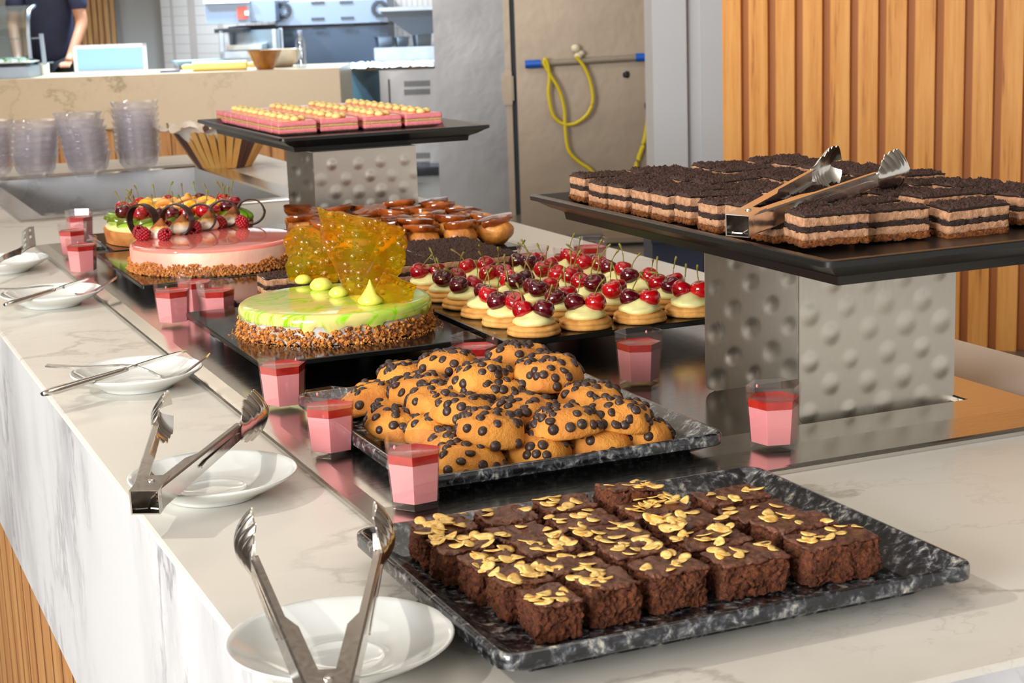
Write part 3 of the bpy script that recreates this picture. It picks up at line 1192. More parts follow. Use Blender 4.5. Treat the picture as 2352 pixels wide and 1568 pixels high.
# ---- caramel topped cream puffs
PUFF = P('choux_pastry', S(226, 154, 66), 0.45, S(182, 104, 36), 30, bump=(60, 0.004), coat=.25)
m = NT('caramel_sheet')
v = m.coord()
m.set(col=m.ramp(m.noise(v, 26, 4), [(.35, S(98, 36, 8)), (.65, S(170, 84, 26))]), rough=.08, coat=.6)
m.bump(m.noise(v, 45, 3), .0012)
CARAMEL = m.mat
PUFM, CARM = [], []
for sd in range(4):
    b = MB()
    b.ball((0, 0, .021), (.0275, .0275, .0215), 26, 16, lambda p, sd=sd: p * (1 + .16 * noise.noise(Vector(p) * 55 + Vector((sd * 5, 0, 0))) + .06 * noise.noise(Vector(p) * 130 + Vector((sd * 5, 0, 0)))))
    PUFM.append(mesh_only(b, 'puff', PUFF))
    b = MB()
    r0 = random.Random(sd + 20)
    ang = [i / 22 * 2 * PI for i in range(22)]
    rad = [.0275 * (1 + .22 * noise.noise(Vector((math.cos(a) * 1.2, math.sin(a) * 1.2, sd * 9)))) for a in ang]
    rad[r0.randrange(22)] *= 1.28
    rings = []
    for f_, z in ((.86, -.010), (.98, -.006), (1.0, .0), (.99, .0014), (.6, .002), (.1, .0023)):
        rings.append([Vector((rad[i] * f_ * math.cos(a), rad[i] * f_ * math.sin(a), z + .0012 * noise.noise(Vector((rad[i] * f_ * math.cos(a) * 60, rad[i] * math.sin(a) * 60, sd))))) for i, a in enumerate(ang)])
    b.loft(rings)
    CARM.append(mesh_only(b, 'caramel_top', CARAMEL, 40))
for r_ in range(6):
    for c_ in range(5):
        x = .848 + .0635 * c_ + (.012 if r_ % 2 else 0) + rnd.uniform(-.004, .004)
        y = 2.640 + .066 * r_ + rnd.uniform(-.005, .005)
        label = 'choux puff with caramel top, %s row from the front, %s from the left' % (ORD[r_], ORD[c_])
        t = thing('cream_puff', label, 'cream puff', (x, y, BZ), rnd.uniform(0, 6.28), 'caramel topped cream puffs on the black board')
        sd = rnd.randrange(4)
        s_ = rnd.uniform(.98, 1.12)
        link_part(PUFM[sd], 'puff', t, (0, 0, 0), (0, 0, 0), (s_, s_, rnd.uniform(.9, 1.15)))
        link_part(CARM[rnd.randrange(4)], 'caramel_top', t, (0, 0, .0415 * s_), (rnd.uniform(-.22, .22), rnd.uniform(-.22, .22), rnd.uniform(0, 6.28)), (s_, s_, 1))

# ---- lime cake
LC = Vector((.640, 2.078, BZ))
lc = thing('lime_cake', 'round lime glazed cake with chopped nut edge and tall amber sugar shards', 'cake', LC)
m = NT('lime_glaze')
v = m.coord((1, 1, 1), vary=False)
mp = m.n('Mapping')
mp.inputs['Rotation'].default_value = (0, 0, .35)
mp.inputs['Scale'].default_value = (1.0, 3.4, .6)
m.l(v, mp.inputs[0])
wv = m.n('TexNoise')
wv.inputs['Scale'].default_value = 9
wv.inputs['Detail'].default_value = 4
wv.inputs['Distortion'].default_value = 1.6
m.l(mp.outputs[0], wv.inputs['Vector'])
f = m.rng(m.math('ABSOLUTE', m.math('SUBTRACT', wv.outputs['Fac'], .53)), .006, .05, 1, 0)
f2 = m.rng(m.noise(v, 11, 3), .48, .62, 0, .6)
m.set(col=m.mix(m.math('MAXIMUM', f, f2), S(222, 208, 124), S(146, 214, 6)), rough=.12, coat=.15, spec=.4)
LIMEGLAZE = m.mat
BODYW = P('pale_mousse_side', S(208, 202, 190), .35, S(176, 166, 156), 40, sss=.1)
RC = .1245
b = MB()
b.lathe([(RC - .004, 0), (RC - .002, .001), (RC - .002, .026)], 96, True, False)
b.build('cake_side', BODYW, lc, angle=40)
b = MB()


def lf(p, a, r, z):
    if z < .024:
        drip = max(0, noise.noise(Vector((math.cos(a) * 9, math.sin(a) * 9, 3.3)))) * .022
        p = p + Vector((0, 0, -drip))
    return p


b.lathe([(RC - .0012, .0235), (RC + .0002, .024), (RC + .0004, .031), (RC - .0012, .0352), (RC - .005, .0378), (RC - .011, .0386), (RC * .5, .0388), (.004, .0388)], 160, False, True, fn=lf)
b.build('lime_glaze', LIMEGLAZE, lc, angle=60)
NUT = P('chopped_nut', S(220, 150, 66), .6, S(176, 100, 40), 160)
NUTD = P('dark_nut', S(132, 72, 42), .5, S(92, 46, 28), 100)


def crumbs_ring(rad, n_, zlo, zhi, smin, smax, zfun, seed, b=None):
    r_ = random.Random(seed)
    b = b or MB()
    for i in range(n_):
        a = r_.uniform(0, 2 * PI)
        zz = zlo + (zfun(a) * zhi - zlo) * r_.random() ** 1.15
        s_ = r_.uniform(smin, smax)
        rr = rad + r_.uniform(-.2, .9) * s_ + max(0, (.010 - zz)) * .35
        c = Vector((rr * math.cos(a), rr * math.sin(a), max(zz, s_ * .6)))
        q = Matrix.Rotation(r_.uniform(0, 6), 3, 'Z') @ Matrix.Rotation(r_.uniform(0, 6), 3, 'X')
        vs = []
        for z in (-1, 1):
            for k in range(5):
                aa = k * 2 * PI / 5
                g = r_.uniform(.6, 1.1)
                vs.append(c + q @ Vector((math.cos(aa) * s_ * g, math.sin(aa) * s_ * g * .8, z * s_ * .55 * g)))
        mi = 1 if r_.random() < .22 else 0
        b.add(vs, [(4, 3, 2, 1, 0), (5, 6, 7, 8, 9)] + [(k, (k + 1) % 5, 5 + (k + 1) % 5, 5 + k) for k in range(5)], mi)
    return b


b = crumbs_ring(RC - .002, 1900, .001, .026, .0013, .0036, lambda a: .80 + .3 * noise.noise(Vector((math.cos(a) * 4, math.sin(a) * 4, 0))), 5)
o = b.build('nut_coating', [NUT, NUTD], lc, smooth=False)
o['kind'] = 'stuff'
b = MB()
r_ = random.Random(4)
for i in range(700):
    a = r_.uniform(0, 6.28)
    rr = RC + .002 + abs(r_.gauss(0, .006))
    s_ = r_.uniform(.0004, .0010)
    b.box((rr * math.cos(a), rr * math.sin(a), s_ * .5), (s_ * 1.4, s_, s_), 0, a * 3)
o = b.build('nut_dust', NUT, lc, smooth=False)
o['kind'] = 'stuff'
YCREAM = P('lemon_cream', S(242, 232, 108), .35, S(230, 216, 84), 30, sss=.15)
for px, py, s_, pk in ((697, 650, .011, 0), (738, 664, .0145, 0), (778, 680, .012, 0), (852, 697, .0155, 1)):
    p = at(px, py, BZ - CT + .0388)
    b = MB()

    def df(p_, a, r, z, s_=s_):
        n_ = 1 + .05 * math.sin(a * 2 + z * 500)
        return Vector((p_.x * n_, p_.y * n_, p_.z))
    prof = [(.85, 0), (1.0, .25), (1.02, .5), (.86, .8), (.6, 1.02), (.25, 1.12)] if not pk else [(.9, 0), (1.04, .2), (1.0, .42), (.86, .62), (.66, .9), (.46, 1.15), (.3, 1.45), (.14, 1.8), (.04, 2.1)]
    b.lathe([(r * s_, z * s_ * .95) for r, z in prof], 22, fn=df)
    b.build('cream_dollop', YCREAM, lc, p - LC, angle=180)
m = NT('amber_sugar')
v = m.coord(vary=False)
d1 = m.voro(v, 95)
d2 = m.voro(v, 55)
h = m.math('MINIMUM', m.rng(d1, .0, .42, 1, 0), 1.0)
h2 = m.rng(d2, .0, .30, 1, 0)
m.bump(m.math('ADD', h, m.math('MULTIPLY', h2, .8)), .0022, .8)
m.set(col=m.ramp(m.noise(v, 22, 3), [(.35, S(238, 150, 10)), (.65, S(255, 214, 30))]), rough=.05, trans=.82, ior=1.28, coat=.6, coatr=.03, spec=.6)
AMBER = m.mat


def shard(poly, base_px, z, lean, name='sugar_shard', push=0.0):
    base = at(base_px[0], base_px[1], z)
    N = Vector((E2.x, E2.y, lean)).normalized()
    pts = []
    for px, py in poly:
        d = ray(px, py)
        t_ = (base - CAM).dot(N) / d.dot(N)
        pts.append(CAM + d * t_ - LC)
    # densify the outline with a little wobble
    out = []
    for i, p in enumerate(pts):
        q = pts[(i + 1) % len(pts)]
        for k in range(4):
            w_ = p.lerp(q, k / 4)
            out.append(w_ + (nz3(w_, 140, 3) * .0018 if k else Vector()))
    c = sum(out, Vector()) / len(out)
    b = MB()
    rings = []
    for f_, off in ((.985, -.0012), (1.0, -.0004), (1.0, .0004), (.985, .0012)):
        rings.append([c + (p - c) * f_ + N * off for p in out])
    b.loft(rings)
    return b.build(name, AMBER, lc, angle=40)


ZT = BZ - CT + .0388
shard([(728, 476), (742, 480), (770, 487), (800, 491), (850, 500), (886, 510), (910, 518), (932, 527), (926, 541), (937, 558), (931, 572), (932, 600), (921, 628), (905, 640), (872, 655), (860, 668), (832, 684), (797, 684), (786, 655), (768, 612), (748, 575), (734, 545), (738, 515)], (820, 684), ZT - .004, .10)
shard([(650, 553), (656, 540), (668, 527), (690, 518), (716, 517), (738, 530), (758, 570), (778, 622), (776, 648), (720, 652), (690, 640), (664, 646), (655, 612), (662, 590)], (720, 648), ZT - .004, .12)
shard([(880, 625), (905, 633), (930, 645), (957, 655), (950, 676), (948, 690), (918, 696), (887, 701), (872, 684), (861, 666), (872, 645)], (905, 700), ZT - .003, .35)

# ---- pink cake
PC = Vector((.638, 2.722, BZ))
pc = thing('pink_cake', 'round pink glazed cake with biscuit crumb edge, toasted meringues and chocolate rings', 'cake', PC)
RP = .136
PINKG = P('pink_mirror_glaze', S(246, 138, 122), .06, S(238, 118, 106), 6, coat=.6)
PINKS = P('pink_cream_side', S(246, 196, 168), .4, S(240, 158, 140), 9, bump=(60, .001), sss=.1)
b = MB()
b.lathe([(RP - .002, 0), (RP, .002), (RP, .034), (RP - .0008, .0370)], 96, True, False)
b.build('cake_side', PINKS, pc, angle=40)
b = MB()
b.lathe([(RP - .0006, .0366), (RP - .0012, .0395), (RP - .004, .0415), (RP - .009, .0422), (RP * .5, .0424), (.004, .0424)], 96, False, True)
b.build('pink_glaze', PINKG, pc, angle=60)
CRUMB = P('biscuit_crumb', S(206, 138, 66), .8, S(170, 98, 40), 130, bump=(300, .001))
b = crumbs_ring(RP, 2600, .001, .024, .0014, .0034, lambda a: .62 + .62 * abs(noise.noise(Vector((math.cos(a) * 3, math.sin(a) * 3, 5)))), 8)
o = b.build('crumb_coating', [CRUMB, CRUMB], pc, smooth=False)
o['kind'] = 'stuff'
m = NT('toasted_meringue')
v = m.coord(vary=False)
sx = m.n('SeparateXYZ')
m.l(v, sx.inputs[0])
f = m.math('ADD', m.math('MULTIPLY', sx.outputs[2], 45), m.math('MULTIPLY', m.noise(v, 90, 3), .5))
m.set(col=m.ramp(f, [(.62, S(246, 238, 222)), (.95, S(222, 158, 74)), (1.0, S(150, 84, 30))]), rough=.5, sss=.1)
MERINGUE = m.mat
RASP = P('raspberry', S(170, 18, 34), .3, S(120, 8, 22), 120, bump=(1, .0001))
CHOC = P('chocolate_ring', S(58, 36, 30), .3)
MINT = P('mint_leaf', S(90, 170, 40), .5)
for i, (px, py) in enumerate(((366, 545), (415, 535), (476, 526), (532, 516), (396, 545 - 60 + 62))):
    if i == 4:
        continue
    p = at(px, py, ZT + .0036)
    b = MB()
    b.lathe([(.0150, 0), (.0175, .004), (.0165, .0085), (.0125, .0145), (.0075, .020), (.0035, .0245), (.0012, .0275)], 20, fn=lambda q, a, r, z: Vector((q.x + z * z * 6, q.y, q.z)))
    o = b.build('meringue', MERINGUE, pc, p - PC, angle=180)
    o.scale = (1.2, 1.2, 1.15)


def raspberry_mesh():
    b = MB()
    for k in range(6):
        z = -.009 + k * .0037
        rr = .0088 * math.sqrt(max(.05, 1 - (z / .0115) ** 2))
        n_ = max(3, int(2 * PI * rr / .0042))
        for j in range(n_):
            a = 2 * PI * (j + .5 * (k % 2)) / n_
            b.ball((rr * math.cos(a), rr * math.sin(a), z), .0028, 7, 5)
    return mesh_only(b, 'raspberry', RASP)


RASPM = raspberry_mesh()
for px, py in ((378, 525), (384, 508), (430, 505), (448, 508), (505, 497), (556, 496), (320, 520), (330, 525)):
    p = at(px, py + 14, ZT + .0036 + .009) - PC
    link_part(RASPM, 'raspberry', pc, p, (rnd.uniform(-1, 1), rnd.uniform(-1, 1), 0))
for px, py, rr, ry in ((330, 516, .0275, .55), (408, 513, .0265, .35), (461, 505, .0235, -.3), (515, 495, .0235, -.35), (577, 487, .022, -.25)):
    c = at(px, py + 26, ZT + .0036) - PC + Vector((0, 0, rr * .93))
    b = MB()
    path, n_ = [], 40
    ax = E1 * math.cos(ry) - E2 * math.sin(ry)
    nx_ = E2 * math.cos(ry) + E1 * math.sin(ry)
    for k in range(n_ + 1):
        a = 2 * PI * k / n_ * 1.02
        path.append(c + ax.normalized() * (rr * 1.08 * math.cos(a)) + Vector((0, 0, rr * math.sin(a))) + E2 * (.006 * k / n_))
    b.strip(path, [.014 + .002 * math.sin(k * .5) for k in range(n_ + 1)], .0026, nx_)
    b.build('chocolate_ring', CHOC, pc, angle=50)
b = MB()
p = at(462, 505, ZT + .0036 + .02) - PC
b.strip([p, p + Vector((.004, 0, .004)), p + Vector((.009, .002, .005)), p + Vector((.013, .003, .003))], [.002, .008, .008, .001], .0008, E2)
b.build('mint_leaf', MINT, pc)

# ---- fruit tart
FC = Vector((.660, 3.085, BZ))
ft = thing('fruit_tart', 'round tart topped with kiwi, orange, banana and cherries behind the pink cake', 'tart', FC)
RF = .136
CRUST = P('tart_crust', S(206, 138, 72), .8, S(176, 100, 44), 30, bump=(120, .002))
b = MB()
b.lathe([(RF - .008, 0), (RF - .004, .001), (RF, .024), (RF - .005, .0255)], 64, True, True)
b.build('tart_crust', CRUST, ft, angle=40)
b = MB()
b.lathe([(RF - .006, .025), (RF - .004, .030), (RF - .02, .036), (RF * .6, .044), (.004, .05)], 48, False, True)
b.build('cream_filling', CREAM, ft, angle=180)
m = NT('kiwi_flesh')
v = m.coord(vary=False)
gr = m.n('TexGradient', gradient_type='SPHERICAL')
mp = m.n('Mapping')
mp.inputs['Scale'].default_value = (45, 45, 0)
m.l(v, mp.inputs[0])
m.l(mp.outputs[0], gr.inputs[0])
sd_ = m.rng(m.voro(v, 900), .2, .35, 1, 0)
col = m.ramp(gr.outputs[1], [(.0, S(96, 110, 20)), (.06, S(136, 196, 24)), (.5, S(160, 206, 50)), (.72, S(226, 226, 150)), (1, S(236, 232, 180))])
m.set(col=m.mix(m.math('MULTIPLY', sd_, m.rng(gr.outputs[1], .35, .6, .0, .9)), col, S(30, 26, 10)), rough=.15, coat=.4)
KIWI = m.mat
b = MB()
b.lathe([(.0235, 0), (.0245, .0012), (.0245, .0072), (.0232, .0086), (.002, .009)], 24)
KIWIM = mesh_only(b, 'kiwi_slice', KIWI)
for k in range(19):
    a = 2 * PI * k / 19
    link_part(KIWIM, 'kiwi_slice', ft, ((RF - .024) * math.cos(a), (RF - .024) * math.sin(a), .0335), (.38 * math.sin(a) * -1 + .12, .38 * math.cos(a), a))
ORANGE = P('orange_flesh', S(252, 190, 20), .2, S(246, 160, 10), 60, coat=.4, bump=(160, .0006))
PEACH = P('peach_flesh', S(246, 206, 130), .3, S(232, 160, 80), 20)
b = MB()
rings = []
for i in range(13):
    t_ = i / 12
    a = -1.25 + 2.5 * t_
    wd = .0085 * math.sin(PI * min(max(t_, .04), .96)) ** .6
    c = Vector((.019 * math.sin(a), 0, .019 * math.cos(a)))
    o_ = Vector((math.sin(a), 0, math.cos(a)))
    rings.append([c + o_ * (wd * math.cos(q)) + Vector((0, wd * .75 * math.sin(q), 0)) for q in [2 * PI * j / 9 for j in range(9)]])
b.loft(rings)
ORM = mesh_only(b, 'orange_segment', ORANGE)
for k in range(22):
    a = 2 * PI * k / 22 + rnd.uniform(-.1, .1)
    rr = rnd.choice((.062, .074, .082))
    link_part(ORM, 'orange_segment', ft, (rr * math.cos(a), rr * math.sin(a), .040 + rnd.uniform(0, .006)), (rnd.uniform(-.4, .4), rnd.uniform(-.6, .2), a + rnd.uniform(-.6, .6)))
b = MB()
b.lathe([(.0165, 0), (.0172, .001), (.0172, .006), (.016, .0068), (.002, .007)], 20)
BANM = mesh_only(b, 'banana_slice', PEACH)
for k in range(14):
    a = 2 * PI * k / 14
    rr = .028 + .016 * (k % 2)
    link_part(BANM, 'banana_slice', ft, (rr * math.cos(a), rr * math.sin(a), .052 + .004 * (k % 3)), (rnd.uniform(-.5, .5), rnd.uniform(-.5, .5), a))
for k in range(22):
    a = 2 * PI * k / 22 + .1
    rr = RF - .040 + (.006 if k % 2 else -.004)
    add_cherry(ft, (rr * math.cos(a), rr * math.sin(a), .0525 + .004 * (k % 2)), (rnd.uniform(-.3, .3), rnd.uniform(-.3, .3), 0), rnd.choice((0, 0, 1, 1, 2)), None, 1.08)


# ================================================================== DESSERT CUPS
CUPM = clear('clear_plastic', (.99, .98, .99, 1), .025, .03, .32, 0.0)
PANNA = P('pink_panna_cotta', S(242, 152, 150), .45, sss=.1, bump=(240, .0002))
JELLY = P('red_fruit_jelly', S(196, 48, 36), .25, S(172, 34, 28), 90, coat=.3)


def hexr(R, z, a0=0):
    return [Vector((R * math.cos(a0 + k * PI / 3), R * math.sin(a0 + k * PI / 3), z)) for k in range(6)]


def rad(z):
    return .0225 + (.0273 - .0225) * z / .0615


b = MB()
b.loft([hexr(rad(0) - .0006, 0), hexr(rad(.0012), .0012), hexr(rad(.06), .06), hexr(rad(.0615), .0610), hexr(rad(.0615) - .0004, .0615), hexr(rad(.06) - .0012, .0612), hexr(rad(.006) - .0013, .0060)], True, True)
CUP_ME = mesh_only(b, 'cup', CUPM, 25)
b = MB()
b.loft([hexr(rad(.006) - .0015, .0061), hexr(rad(.0405) - .0015, .0405)], True, True)
PAN_ME = mesh_only(b, 'panna_cotta', PANNA, 25)
b = MB()
b.loft([hexr(rad(.0405) - .0015, .0406), hexr(rad(.0482) - .0015, .0485), hexr(rad(.0482) - .0035, .0478), hexr(.004, .0474)], True, True)
JEL_ME = mesh_only(b, 'jelly', JELLY, 25)
b = MB()
b.lathe([(.0004, -.0010), (.0010, 0), (.0012, .0010), (.0006, .0026)], 8)
DROP_ME = mesh_only(b, 'cream_drip', PANNA)
cups = [(.484, 1.362, .11, 'pink panna cotta cup nearest the camera, touching the brownie tray corner'),
        (.471, 1.566, .16, 'pink panna cotta cup left of the cookie tray, beside its corner cookies'),
        (.484, 1.781, -.02, 'pink panna cotta cup in front of the board with the lime cake'),
        (.487, 2.352, .15, 'pink panna cotta cup by the front left corner of the pink cake board'),
        (.540, 2.445, .10, 'pink panna cotta cup half behind another, in front of the pink cake'),
        (.549, 2.352, .70, 'pink panna cotta cup just behind the lime cake, its base hidden'),
        (.455, 2.914, .12, 'pink panna cotta cup beside the left corner of the pink cake board'),
        (.474, 3.125, .20, 'pink panna cotta cup second of three in the left back group'),
        (.519, 3.325, .65, 'pink panna cotta cup at the far left end of the steel plate'),
        (.885, 1.700, .637, 'pink panna cotta cup alone between the cookie tray and the steel riser'),
        (.858, 1.368, .74, 'pink panna cotta cup standing against the near steel riser'),
        (.714, 1.782, .637, 'pink panna cotta cup behind the back of the cookie tray'),
        (1.058, 2.385, .12, 'pink panna cotta cup behind the cherry biscuits, beside the chocolate squares'),
        (1.152, 2.372, .50, 'pink panna cotta cup at the right end behind the cherry biscuits'),
        (1.105, 2.350, .0, 'pink panna cotta cup in the middle behind the cherry biscuits')]
for i, (x, y, rz, label) in enumerate(cups):
    inside = .512 < x < 1.136 and 1.425 < y < 3.25
    z = PZ if inside and x - .024 > .514 else CT + .009
    if x < .512 or y < 1.425:
        z = CT + .0088
    t = thing('dessert_cup', label, 'dessert cup', (x, y, z), rz, 'panna cotta cups on the steel plate')
    t.scale = (1.03, 1.03, 1.02)
    link_part(CUP_ME, 'plastic_cup', t)
    link_part(PAN_ME, 'panna_cotta', t)
    link_part(JEL_ME, 'jelly', t)
    a = rnd.uniform(0, 6)
    link_part(DROP_ME, 'cream_drip', t, ((rad(.055) - .0028) * math.cos(a) * .88, (rad(.055) - .0028) * math.sin(a) * .88, .055))

# ================================================================== SAUCERS, TONGS, CUTLERY
SAUC = [(.030, 0), (.040, 0), (.043, .0015), (.0445, .004), (.058, .0095), (.070, .0158), (.0765, .0200), (.0785, .0218), (.0784, .0228), (.0770, .0232), (.0735, .0212), (.064, .0150), (.052, .0096), (.043, .0072), (.036, .0066), (.0315, .0068), (.0300, .0074), (.0285, .0068), (.0265, .0056), (.012, .0052), (.001, .0052)]
b = MB()
b.lathe(SAUC, 72, True, True)
SAUC_ME = mesh_only(b, 'saucer', WHITE_PORC)
for x, y, label in ((.316, 1.057, 'white saucer at the counter corner under the nearest tongs'), (.338, 1.512, 'white saucer under the tongs with pink reflections, second from the camera'), (.367, 2.014, 'white saucer holding a fork and knife beside the lime cake'),
                    (.366, 2.672, 'white saucer holding a fork and knife beside the pink cake'), (.345, 3.085, 'white saucer holding a slotted turner at the left edge')):
    o = bpy.data.objects.new('saucer', SAUC_ME)
    COL.objects.link(o)
    o.location = (x, y, CT)
    tag(o, label, 'saucer', 'white saucers along the counter edge')


def tongs(Pv, Lv, Rv, label, sc_=1.0):
    Pv, Lv, Rv = Vector(Pv), Vector(Lv), Vector(Rv)
    dl, dr = (Lv - Pv), (Rv - Pv)
    L = (dl.length + dr.length) / 2
    dl.normalize()
    dr.normalize()
    Y = (dl + dr).normalized()
    Zv = dr.cross(dl).normalized()
    if Zv.z < 0:
        Zv = -Zv
    X = Y.cross(Zv).normalized()
    half = math.acos(max(-1, min(1, dl.dot(dr)))) / 2
    t = thing('serving_tongs', label, 'tongs', Pv, 0, 'scalloped steel serving tongs')
    t.rotation_euler = Matrix((X, Y, Zv)).transposed().to_euler()
    th = .0012
    for sgn in (-1, 1):
        b = MB()
        body = L - .062
        # channel: outer web plus two flanges folded inward
        rings = []
        for i in range(13):
            y = .004 + (body - .004) * i / 12
            hz = .0105 - .0025 * i / 12
            fl = .0120 if i < 6 else .0062
            x0 = .0125 - .0035 * i / 12
            pts = [(x0 - fl, hz), (x0 - .0015, hz), (x0, hz - .0015), (x0, -hz + .0015), (x0 - .0015, -hz), (x0 - fl, -hz),
                   (x0 - fl, -hz + th), (x0 - .002, -hz + th), (x0 - th, -hz + .0025), (x0 - th, hz - .0025), (x0 - .002, hz - th), (x0 - fl, hz - th)]
            rings.append([Vector((px_, y, pz_)) for px_, pz_ in pts])
        b.loft(rings)
        # pressed rib on the outside
        b.strip([(.0128 - .0035 * i / 8 * .9, body * .45 + body * .5 * i / 8, 0) for i in range(9)], [.002] + [.005] * 7 + [.002], .0012, (0, 0, 1))
        # scalloped head
        nu, nv = 54, 14
        front, back = [], []
        for i in range(nu + 1):
            u = i / nu
            hw = .0085 + .0135 * math.sin(min(u * 1.5, 1) * PI / 2) ** 1.5
            if u > .22:
                hw += .0032 * abs(math.sin((u - .22) * 6.4 * PI)) - .0008
            if u > .86:
                hw *= math.sqrt(max(.05, 1 - ((u - .86) / .146) ** 2))
            for j in range(nv + 1):
                v_ = -1 + 2 * j / nv
                x = .0090 + .006 * math.sin(u * PI * .55) - .0135 * v_ * v_ * min(1, u * 2.2) - .011 * max(0, u - .6) ** 1.5 * 2.2
                p_ = Vector((x, body - .004 + .070 * u, hw * v_))
                front.append(p_)
                back.append(p_ + Vector((-th, 0, 0)))
        W = nv + 1
        fs = [(i * W + j, i * W + j + 1, (i + 1) * W + j + 1, (i + 1) * W + j) for i in range(nu) for j in range(nv)]
        N = len(front)
        edge = list(range(W)) + [i * W + nv for i in range(1, nu + 1)] + [nu * W + j for j in range(nv - 1, -1, -1)] + [i * W for i in range(nu - 1, 0, -1)]
        b.add(front + back, [tuple(reversed(q)) for q in fs] + [tuple(N + k for k in q) for q in fs] + [(edge[k - 1], edge[k], N + edge[k], N + edge[k - 1]) for k in range(len(edge))])
        if sgn < 0:
            b.v = [(-p_[0], p_[1], p_[2]) for p_ in b.v]
            b.f = [tuple(reversed(q)) for q in b.f]
        o = b.build('tongs_arm', STEEL_CUT, t, angle=30)
        o.rotation_euler = (0, 0, -sgn * (half - .012))
    b = MB()
    s_ = .0128
    sq_ = [(s_, s_ * .85), (-s_, s_ * .85), (-s_, -s_ * .85), (s_, -s_ * .85)]
    si = [(x * .9, z * .9) for x, z in sq_]
    b.loft([[Vector((x, y, z)) for x, z in q] for y, q in ((.030, sq_), (-.008, sq_), (-.0088, [(x * .97, z * .97) for x, z in sq_]), (-.008, si))], False, False)
    b.loft([[Vector((x, y, z)) for x, z in si] for y in (-.008, .028)], False, True, 1)  # darker steel stands in for the shade inside the hinge
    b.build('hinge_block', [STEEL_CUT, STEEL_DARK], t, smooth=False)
    for z in (.0112, -.0112):
        b = MB()
        b.ball((0, .016, z), (.0034, .0034, .0014), 10, 6)
        b.build('rivet', STEEL_CUT, t, angle=180)
    b = MB()
    b.tube([(.0075 + .003 * math.cos(k * .8), .012 + .0035 * math.sin(k * .8), -.009 + .018 * k / 40) for k in range(41)], .0005, 5)
    b.build('spring', STEEL_CUT, t, angle=180)
    return t


tongs(at(757, 1625, .034), at(563, 1236, .054), at(884, 1206, .052), 'steel tongs opened in a V on the nearest saucer')
tongs(at(338, 1146, .034), at(376, 948, .052), at(606, 940, .052), 'steel tongs on the second saucer, hinge overhanging the counter edge')
tongs(at(1702, 515, .222), at(1905, 384, .247), at(2090, 384, .247), 'steel tongs lying on the chocolate slices of the raised tray')


def fork(pts, label):
    b = MB()
    ctrl = [Vector(p) for p in pts]
    side = (ctrl[-1] - ctrl[0]).cross(Vector((0, 0, 1))).normalized()
    path, wd = [], []
    n_ = 26
    for i in range(n_ + 1):
        s_ = i / n_ * (len(ctrl) - 1)
        k = min(int(s_), len(ctrl) - 2)
        f_ = s_ - k
        p0, p1, p2, p3 = ctrl[max(k - 1, 0)], ctrl[k], ctrl[k + 1], ctrl[min(k + 2, len(ctrl) - 1)]
        path.append(.5 * ((2 * p1) + (p2 - p0) * f_ + (2 * p0 - 5 * p1 + 4 * p2 - p3) * f_ * f_ + (3 * p1 - p0 - 3 * p2 + p3) * f_ ** 3))
        t_ = i / n_
        wd.append(.004 + .009 * math.exp(-((t_ - .06) / .14) ** 2) + (.016 * max(0, min(1, (t_ - .62) / .14)) if t_ > .62 else 0))
    cut = int(n_ * .82)
    b.strip(path[:cut + 1], wd[:cut + 1], .0018, side)
    for q in (-1.5, -.5, .5, 1.5):
        b.strip([p + side * (q * .0052) for p in path[cut:]], [.0030] * (n_ - cut) + [.0014], .0014, side)
    return tag(b.build('fork', STEEL_CUT, angle=50), label, 'fork')


def knife(p0, p1, label):
    p0, p1 = Vector(p0), Vector(p1)
    d = p1 - p0
    side = d.cross(Vector((0, 0, 1))).normalized()
    t = thing('table_knife', label, 'knife', p0)
    b = MB()
    b.tube([d * (.56 * i / 12) for i in range(13)], [.004, .0068, .0074, .0073, .007, .0068, .0065, .0062, .006, .0057, .0054, .005, .0045], 12, 0, .62)
    b.build('knife_handle', STEEL_CUT, t, angle=180)
    b = MB()
    n_ = 14
    b.strip([d * (.55 + .45 * i / n_) - side * (.002 * math.sin(i / n_ * 3)) for i in range(n_ + 1)], [.008, .014, .017, .018, .0185, .0185, .0185, .018, .018, .0175, .017, .016, .0135, .009, .003], .0012, side + Vector((0, 0, .55)))
    b.build('knife_blade', STEEL_CUT, t, angle=40)
    return t


fork([at(106, 839, .030), at(190, 843, .029), at(290, 838, .031), at(335, 848, .026), at(378, 866, .016), at(420, 858, .022), at(480, 814, .036)], 'steel fork resting across the knife on the third saucer')
knife(at(98, 905, .024), at(428, 806, .032), 'steel knife on the third saucer, beside the lime cake')
fork([at(-14, 664, .030), at(40, 663, .029), at(110, 656, .031), at(150, 662, .026), at(180, 676, .016), at(215, 668, .022), at(268, 637, .036)], 'steel fork across the knife on the fourth saucer')
knife(at(12, 700, .024), at(206, 640, .032), 'steel knife on the fourth saucer, beside the pink cake')
sp_ = thing('slotted_turner', 'steel slotted turner resting on the farthest saucer', 'turner', at(20, 590, .03))
o_ = Vector(sp_.location)
b = MB()
pa = [at(-60, 640, .022) - o_, at(-20, 612, .028) - o_, at(10, 590, .036) - o_, at(40, 578, .042) - o_, at(50, 574, .043) - o_]
b.strip(pa, [.010, .010, .011, .012, .016], .0016, (.3, .1, 1))
b.build('turner_handle', STEEL_CUT, sp_, angle=40)
b = MB()
q0, q1, q2, q3 = [at(px, py, .045) - o_ for px, py in ((50, 583), (50, 533), (78, 521), (83, 566))]
ng = 12
nrm = (q3 - q0).cross(q1 - q0).normalized() * .0012
pts, fs = [], []
for j in range(ng + 1):
    for i in range(ng + 1):
        u, v_ = i / ng, j / ng
        pts.append((q0 * (1 - u) + q3 * u) * (1 - v_) + (q1 * (1 - u) + q2 * u) * v_ + nrm * (2.2 * math.sin(u * PI)))
